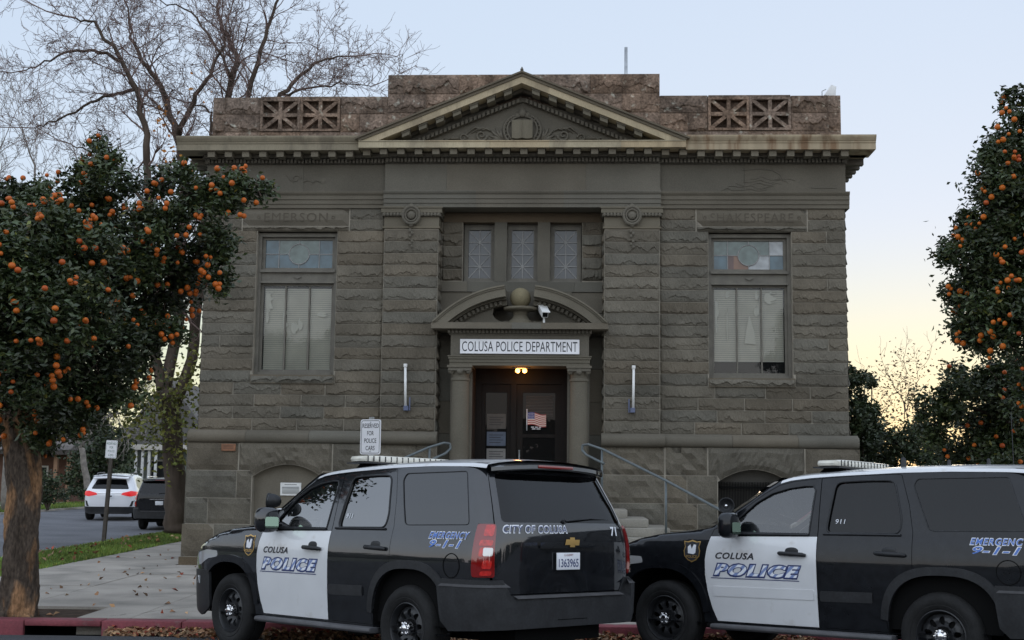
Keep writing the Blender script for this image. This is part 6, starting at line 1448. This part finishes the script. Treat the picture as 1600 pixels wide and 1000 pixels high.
spec2 = dict(bend=.16, up=.06, spread=.5, levels=3, kids=(4, 3, 3), rmin=.009, len=2.4)
Y2 = 58.0; base = pix(10, 800, Y2); base[2] = .05
limbs = [(L_([(10, 798), (12, 700), (15, 600)], Y2), .3, .2, 0), (L_([(15, 610), (30, 450), (60, 350), (55, 260), (30, 190)], Y2), .16, .02, .9), (L_([(15, 600), (60, 480), (110, 380), (130, 300), (118, 240)], Y2), .14, .02, .9), (L_([(15, 600), (-20, 450), (-30, 300), (10, 210)], Y2), .14, .02, .8), (L_([(40, 420), (0, 330), (-10, 260)], Y2), .08, .02, .9), (L_([(70, 460), (150, 400), (190, 330)], Y2), .08, .02, .8)]
limb_tree('bare_tree', 'pale leafless tree farther off at the left edge, behind the large orange tree', 'tree', base, limbs, spec2, M['bark_pale'], M['twig_grey'], shoots=.55)
Y3 = 64.0; base = pix(140, 790, Y3); base[2] = .05
spec3 = dict(bend=.22, up=.05, spread=.6, levels=3, kids=(5, 4, 2), rmin=.014, len=2.0)
limbs = [(L_([(140, 792), (134, 745), (128, 700)], Y3), .24, .17, 0), (L_([(128, 705), (112, 660), (100, 625), (85, 600)], Y3), .13, .03, 1), (L_([(128, 700), (145, 665), (150, 640), (170, 610)], Y3), .12, .03, 1), (L_([(130, 690), (165, 655), (200, 640)], Y3), .08, .02, 1), (L_([(120, 690), (95, 670), (70, 665)], Y3), .07, .02, 1)]
limb_tree('bare_tree', 'low pale leafless tree in front of the houses, left of the white crossover', 'tree', base, limbs, spec3, M['bark_pale'], M['twig_grey'])
# thin saplings on the right
for lab, bx_, Yp, lm in (('thin reddish sapling against the yellow sky right of the police station', 1420, 31.0, [[(1420, 720), (1420, 660), (1416, 600), (1412, 560)], [(1420, 650), (1400, 610), (1388, 585)], [(1418, 640), (1432, 600), (1438, 575)]]), ('sparse bare shrub close to the right corner of the police station', 1372, 30.0, [[(1372, 730), (1368, 660), (1362, 610)], [(1370, 680), (1385, 640), (1396, 615)]])):
    base = pix(bx_, 735, Yp); base[2] = .05
    t_, _ = limb_tree('sapling', lab, 'sapling', base, [(L_([(bx_, 790)] + a[:1] if i == 0 else a[:1], Yp)[:1] + L_(a, Yp), 0.022, .006, 1.0) for i, a in enumerate(lm)], dict(bend=.2, up=.08, spread=.6, levels=2, kids=(3, 2), rmin=.0036, len=.6), M['twig'], M['twig'], shoots=.3)
    P = np.concatenate([pix(u, v, Yp) + rt_.normal(0, .25, (60, 3)) for a in lm for u, v in a[1:]]); leaves_mesh('leaves', P - base, .07, .6, mat('rusty_leaf', (.13, .06, .03), .7, tint=True), t_, tintvar(len(P), .4, 0, rt_), rng_=rt_)
def bush(name, label, cat, u0, v0, Y, blobs, dens, leaf, m='leaf_dark', trunk=True, dy=.8, warm=0):
    base = pix(u0, v0, Y); base[2] = .05; t = thing(name, label, cat, tuple(base)); B = PB(blobs, Y, dy)
    if trunk:
        m_ = MB()
        for c, r in B[:10]: m_.tube([(0, 0, 0), tuple((c - base) * .55 + rt_.normal(0, .1, 3)), tuple(c - base)], [.06, .03, .008], 6)
        m_.build('trunk', M['bark_dark'], t, smooth=True)
    P, cl = crown_points(B, dens); P = P[P[:, 2] > .06] if True else P; cl = cl[:len(P)]
    leaves_mesh('crown', P - base, leaf, .5, M[m], t, tintvar(len(P), .3, warm, rt_) * cl[:, None], rng_=rt_); return t
bush('evergreen_tree', 'dark evergreen tree touching the right corner of the police station', 'tree', 1352, 770, 29.5, [(1340, 610, 26), (1352, 588, 14), (1330, 650, 26), (1345, 660, 32), (1335, 690, 30), (1362, 690, 34), (1345, 720, 40), (1330, 580, 12), (1362, 600, 10), (1338, 632, 20), (1350, 675, 22)], 4200, .12)
bush('shrub', 'dense dark shrub between the evergreen tree and the low orange tree', 'shrub', 1420, 775, 27.5, [(1400, 690, 30), (1430, 690, 34), (1460, 700, 40), (1390, 725, 34), (1420, 735, 40), (1460, 745, 44), (1375, 745, 30)], 3600, .10)
bush('shrub', 'dark hedge-like shrub behind the low orange tree at the right edge', 'shrub', 1560, 775, 26.0, [(1500, 720, 40), (1550, 715, 44), (1600, 700, 50), (1640, 690, 60), (1520, 755, 44), (1590, 755, 50), (1650, 750, 60)], 3000, .10)
bush('shrub', 'round clipped dark green shrub beside the large orange tree trunk', 'shrub', 75, 792, 60.0, [(75, 762, 20), (62, 770, 17), (88, 772, 17), (75, 748, 15), (60, 752, 12), (88, 752, 12), (76, 778, 17)], 700, .16, dy=.3)
bush('hedge', 'low dark hedge running from the round shrub to the white crossover', 'hedge', 120, 785, 63.0, [(100 + i * 9, 772, 11) for i in range(9)], 900, .15, trunk=False, dy=.3)
bush('evergreen_tree', 'dark bushy tree between the two houses, behind the low pale bare tree', 'tree', 175, 790, 72.0, [(160, 690, 30), (140, 720, 30), (175, 720, 32), (150, 650, 24), (185, 690, 24), (130, 745, 30), (165, 755, 34), (195, 750, 24)], 620, .26, dy=1)
# ---- houses on the far side of the side street ------------------------------------------------------
def house(label, Y, u0, u1, v_base, v_eave, v_ridge, wallm, roofm, depth, gable=False, rz=0):
    x0 = pix(u0, 737, Y)[0]; x1 = pix(u1, 737, Y)[0]; ze = pix(u0, v_eave, Y)[2]; zr = pix(u0, v_ridge, Y)[2]
    t = thing('house', label, 'house', ((x0 + x1) / 2, Y, .05)); hw = (x1 - x0) / 2; ze -= .05; zr -= .05
    m_ = MB(); m_.box(-hw + .5, hw - .5, 1.6, depth, 0, ze); m_.build('wall', wallm, t)
    m_ = MB()
    if gable: m_.exty([(-hw - .3, ze), (hw + .3, ze), (0, zr)], -.4, depth + .4)
    else: m_.extx([(-.5, ze), (depth + .5, ze), (depth / 2, zr)], -hw, hw)
    fixn(m_.build('roof', roofm, t)); return t, hw, ze, zr
brick = mat('brown_brick', (.13, .065, .045), .9, var=.2, vscale=3, fvar=.2, fscale=30); shingle = mat('grey_brown_shingle', (.13, .115, .105), .9, var=.2, vscale=1.5, fvar=.2, fscale=12, bump=.3, bscale=12); trimw = mat('cream_house_trim', (.50, .47, .42), .6)
h1, hw, ze, zr = house('low brown brick house with a shingle roof behind the round shrub', 74, -40, 112, 790, 702, 645, brick, shingle, 9)
for x in (hw - 1.1, hw - .35):
    m_ = MB(); m_.box(x, x + .22, .1, .32, 0, ze); m_.build('porch_post', mat('tan_post', (.30, .17, .10), .7), h1)
m_ = MB(); m_.box(-hw, hw, -.5, -.4, ze - .25, ze + .02); m_.build('fascia', mat('dark_fascia', (.05, .04, .035), .7), h1)
m_ = MB(); m_.box(hw - 3.2, hw - 1.9, 1.52, 1.62, .9, 2.1); wf = m_.build('window', trimw, h1); m_ = MB(); m_.box(hw - 3.1, hw - 2.0, 1.50, 1.521, 1.0, 2.0); m_.build('pane', M['dark_glass'], wf)
h2, hw, ze, zr = house('grey house with a white columned porch behind the parked cars', 82, 186, 330, 790, 694, 590, mat('sage_siding', (.22, .25, .23), .8, var=.1, bump=.2, bscale=8), mat('dark_roof_shingle', (.10, .095, .09), .9, var=.2, vscale=1.5), 10, gable=True)
m_ = MB(); m_.box(-hw - .3, hw + .3, -.45, -.25, ze - .35, ze - .002); m_.build('fascia', trimw, h2)
for k in range(6): m_ = MB(); x = -hw + 1.0 + k * .42 if k < 4 else hw - 1.5 + (k - 4) * .9; m_.box(x, x + .15, -.2, -.05, .5, ze - .35); m_.build('porch_column', M['white_paint'], h2)
m_ = MB(); m_.box(-hw, hw, -.3, 1.6, 0, .5); m_.build('porch_floor', M['concrete'], h2)
m_ = MB(); m_.box(-hw + .9, hw - .3, -.18, -.10, 1.2, 1.28); m_.build('porch_rail', M['white_paint'], h2)
m_ = MB(); m_.box(-1.4, -.2, 1.52, 1.62, 1.1, 2.6); wf = m_.build('window', trimw, h2); m_ = MB(); m_.box(-1.3, -.3, 1.5, 1.521, 1.2, 2.5); m_.build('pane', M['dark_glass'], wf)
# distant tree belt all round (also what the car windows mirror from across the road)
B = []
for k in range(210):
    a = rt_.uniform(0, 2 * math.pi); rr = rt_.uniform(105, 150); h = rt_.uniform(3, 6.0)
    if abs(math.atan2(math.sin(a - R(72)), math.cos(a - R(72)))) < .14: h *= .6
    B.append((np.array([rr * math.cos(a), 20 + rr * math.sin(a), h * .55]), h * .9))
for k in range(34): B.append((np.array([rt_.uniform(-60, 60), rt_.uniform(-34, -26), rt_.uniform(1.5, 3.8)]), rt_.uniform(1.8, 3.0)))
P = np.concatenate([shell_points(c, [r * 1.5, r * 1.5, r], 420, .55) for c, r in B]); P = P[P[:, 2] > 0]
tag(leaves_mesh('distant_trees', P, 1.15, .8, M['leaf_dark'], None, tintvar(len(P), .35, .05, rt_), rng_=rt_), kind='stuff')
# ================================================================== cars on the side street
def place_flat(o, X_, Y_, z, yaw): o.location = (X_, Y_, z); o.rotation_euler = (0, 0, R(90 + yaw))
dk = build_big_suv('parked_suv', 'dark SUV parked at the verge, half hidden behind the tree trunk', police=False, number_plate=None, door_strip=False)
place_flat(dk, -11.42, 45.0, -.02, 3); dk.scale = (.88, .82, .86)
for o in list(dk.children):
    if o.name.startswith('wheel'): pass
def build_crossover():
    t = thing('white_crossover', 'white crossover with lit red tail lights, seen from behind on the side street', 'car')
    top_x = [-4.0, -3.72, -3.55, -3.1, -2.4, -1.7, -1.3, -.9, -.35, .3, .75, 1.0]; top_z = [1.15, 1.32, 1.56, 1.62, 1.66, 1.66, 1.62, 1.45, 1.12, 1.05, .92, .8]
    S = Shell(-2.7, [.2, .35, .6, .8, 1.0, 1.1, 1.3, 1.5, 1.66], [.88, .91, .94, .945, .93, .90, .82, .73, .64], [.3, .6, .9, 1.02, 1.1, 1.3, 1.5, 1.66], [1.02, 1.07, 1.08, 1.06, 1.0, .84, .66, .52], corner=5, top=(top_x, top_z))
    sx, sy = S.sx, S.sy; X = lambda p: [(sx(a), b) for a, b in p]
    fa = arch_poly(0, .37, .43, .43, 2.2); ra = arch_poly(-2.79, .37, .43, .44, 2.2)
    win = rcorner([(-.55, 1.10), (-1.30, 1.52), (-2.2, 1.55), (-2.95, 1.45), (-3.22, 1.24), (-2.9, 1.12)], .05)
    tl = rcorner([(sx(-3.25), 1.02), (sx(-3.35), .93), (sy(.72), .87), (sy(.42), .93), (sy(.46), .99), (sy(.75), 1.06)], .02)
    rw = rcorner([(sy(.70), 1.13), (sy(.64), 1.47), (sy(-.64), 1.47), (sy(-.70), 1.13)], .05)
    out = X([(.70, .30), (.90, .5), (.88, .78), (.75, .91), (.3, 1.04), (-.35, 1.11), (-.9, 1.44), (-1.3, 1.61), (-1.7, 1.65), (-2.4, 1.65), (-3.1, 1.61)]) + [(sy(.55), 1.56), (S.smax, 1.58), (S.smax, .50), (sy(.9), .42)] + X([(-2.3, .28), (-.4, .28)])
    a = S.panel(out[::-1], [X(win), X(fa), X(ra)], step=.07)
    def toprow(x, n=11):
        ze = float(np.interp(x, top_x, top_z)); y0 = abs(float(S.pos(np.array([sx(x)]), np.array([ze - .005]))[0, 1])); return [(x, y0 * q, ze - .004 + .045 * (1 - abs(q) ** 2.4)) for q in np.linspace(-1, 1, n)]
    m_ = MB(); m_.grid([toprow(x) for x in np.linspace(.8, -3.42, 40)]); V = np.array(m_.V); F = np.array([t3 for f in m_.F for t3 in ((f[0], f[1], f[2]), (f[0], f[2], f[3]))]); n_ = np.cross(V[F[:, 1]] - V[F[:, 0]], V[F[:, 2]] - V[F[:, 0]]); vn = np.zeros_like(V)
    if n_[:, 2].mean() < 0: F = F[:, ::-1]; n_ = -n_
    for k in range(3): np.add.at(vn, F[:, k], n_)
    vn /= np.linalg.norm(vn, axis=1, keepdims=True) + 1e-9
    body = pobj('body', join(a, mir(*a), (V, F, vn)), M['paint_pearl'], t)
    pobj('rear_window', S.panel(rw, off=.008, step=.08, flange=.01), M['car_glass_dark'], t)
    for mm in (0, 1):
        f = (lambda q: mir(*q)) if mm else (lambda q: q)
        pobj('side_window', f(S.panel(X(win), off=-.005, step=.1, flange=0)), M['car_glass_dark'], t)
        pobj('tail_light', f(S.panel(tl, off=.015, step=.05)), M['lamp_on'], t)
        pobj('bumper_insert', f(S.panel(rcorner([(sy(.80), .52), (sy(.84), .72), (sy(.78), .70), (sy(.72), .52)], .01), off=.012, step=.06)), M['trim'], t)
    pobj('lower_bumper', S.panel([(sx(-3.25), .50), (sx(-3.2), .36), (sy(.7), .24), (sy(-.7), .24), (2 * S.smax - sx(-3.2), .36), (2 * S.smax - sx(-3.25), .50)], off=.014, step=.06), M['trim'], t)
    pobj('licence_recess', S.panel(rcorner([(sy(.28), .80), (sy(.28), .97), (sy(-.28), .97), (sy(-.28), .80)], .02), off=.004, step=.06), M['paint_pearl'], t)
    pl = pobj('number_plate', S.panel([(sy(.155), .81), (sy(.155), .945), (sy(-.155), .945), (sy(-.155), .81)], off=.02, step=.06), M['decal_white'], t)
    V, F = fit_text('8XK', .1, .05); m_ = MB(); m_.box(-3.81, -3.806, -.10, .10, .85, .90); m_.build('plate_characters', M['trim_grey'], pl)
    pobj('tailgate_trim', S.panel([(sy(.45), .985), (sy(.45), 1.0), (sy(-.45), 1.0), (sy(-.45), .985)], off=.018, step=.06), M['chrome'], t)
    c = S.at(np.array([sy(0.0)]), np.array([1.055]), .02)[0][0]; m_ = MB(); m_.tube([(c[0] , .05 * math.cos(q), c[2] + .036 * math.sin(q)) for q in np.linspace(0, 2 * math.pi, 20)], .007, 5, caps=False); m_.build('emblem', M['chrome'], t)
    m_ = MB(); m_.box(-3.5, .6, -.6, .6, .25, .6); m_.box(-3.3, -.3, -.75, .75, .45, 1.05); m_.build('underbody', M['dark'], t)
    sp = MB(); sp.grid([[(-3.30, y, 1.60 - .03 * abs(y)), (-3.62, y, 1.555 - .05 * abs(y)), (-3.60, y, 1.52 - .05 * abs(y))] for y in np.linspace(-.62, .62, 9)]); fixn(sp.build('spoiler', M['paint_pearl'], t, smooth=True))
    for y in (-.60, .60): m_ = MB(); m_.tube([(-1.5, y, 1.66), (-1.6, y, 1.72), (-2.9, y, 1.70), (-3.0, y, 1.63)], .018, 6); m_.build('roof_rail', M['trim_grey'], t, smooth=True)
    for x in (0, -2.79):
        for sg in (1, -1): build_wheel(.37, .25, .23, t, (x, sg * .82, .37), sg, holes=5, spokes=True, rim_m='chrome')
    return t
M['lamp_on'] = mat('lit_tail_lamp', (.30, .004, .004), .35); b_ = M['lamp_on'].node_tree.nodes['Principled BSDF']; b_.inputs['Emission Color'].default_value = (1, .02, .025, 1); b_.inputs['Emission Strength'].default_value = .22
wc = build_crossover(); place_flat(wc, -15.75, 53.2, -.02, 7); wc.scale = (1.06, 1.06, 1.06)
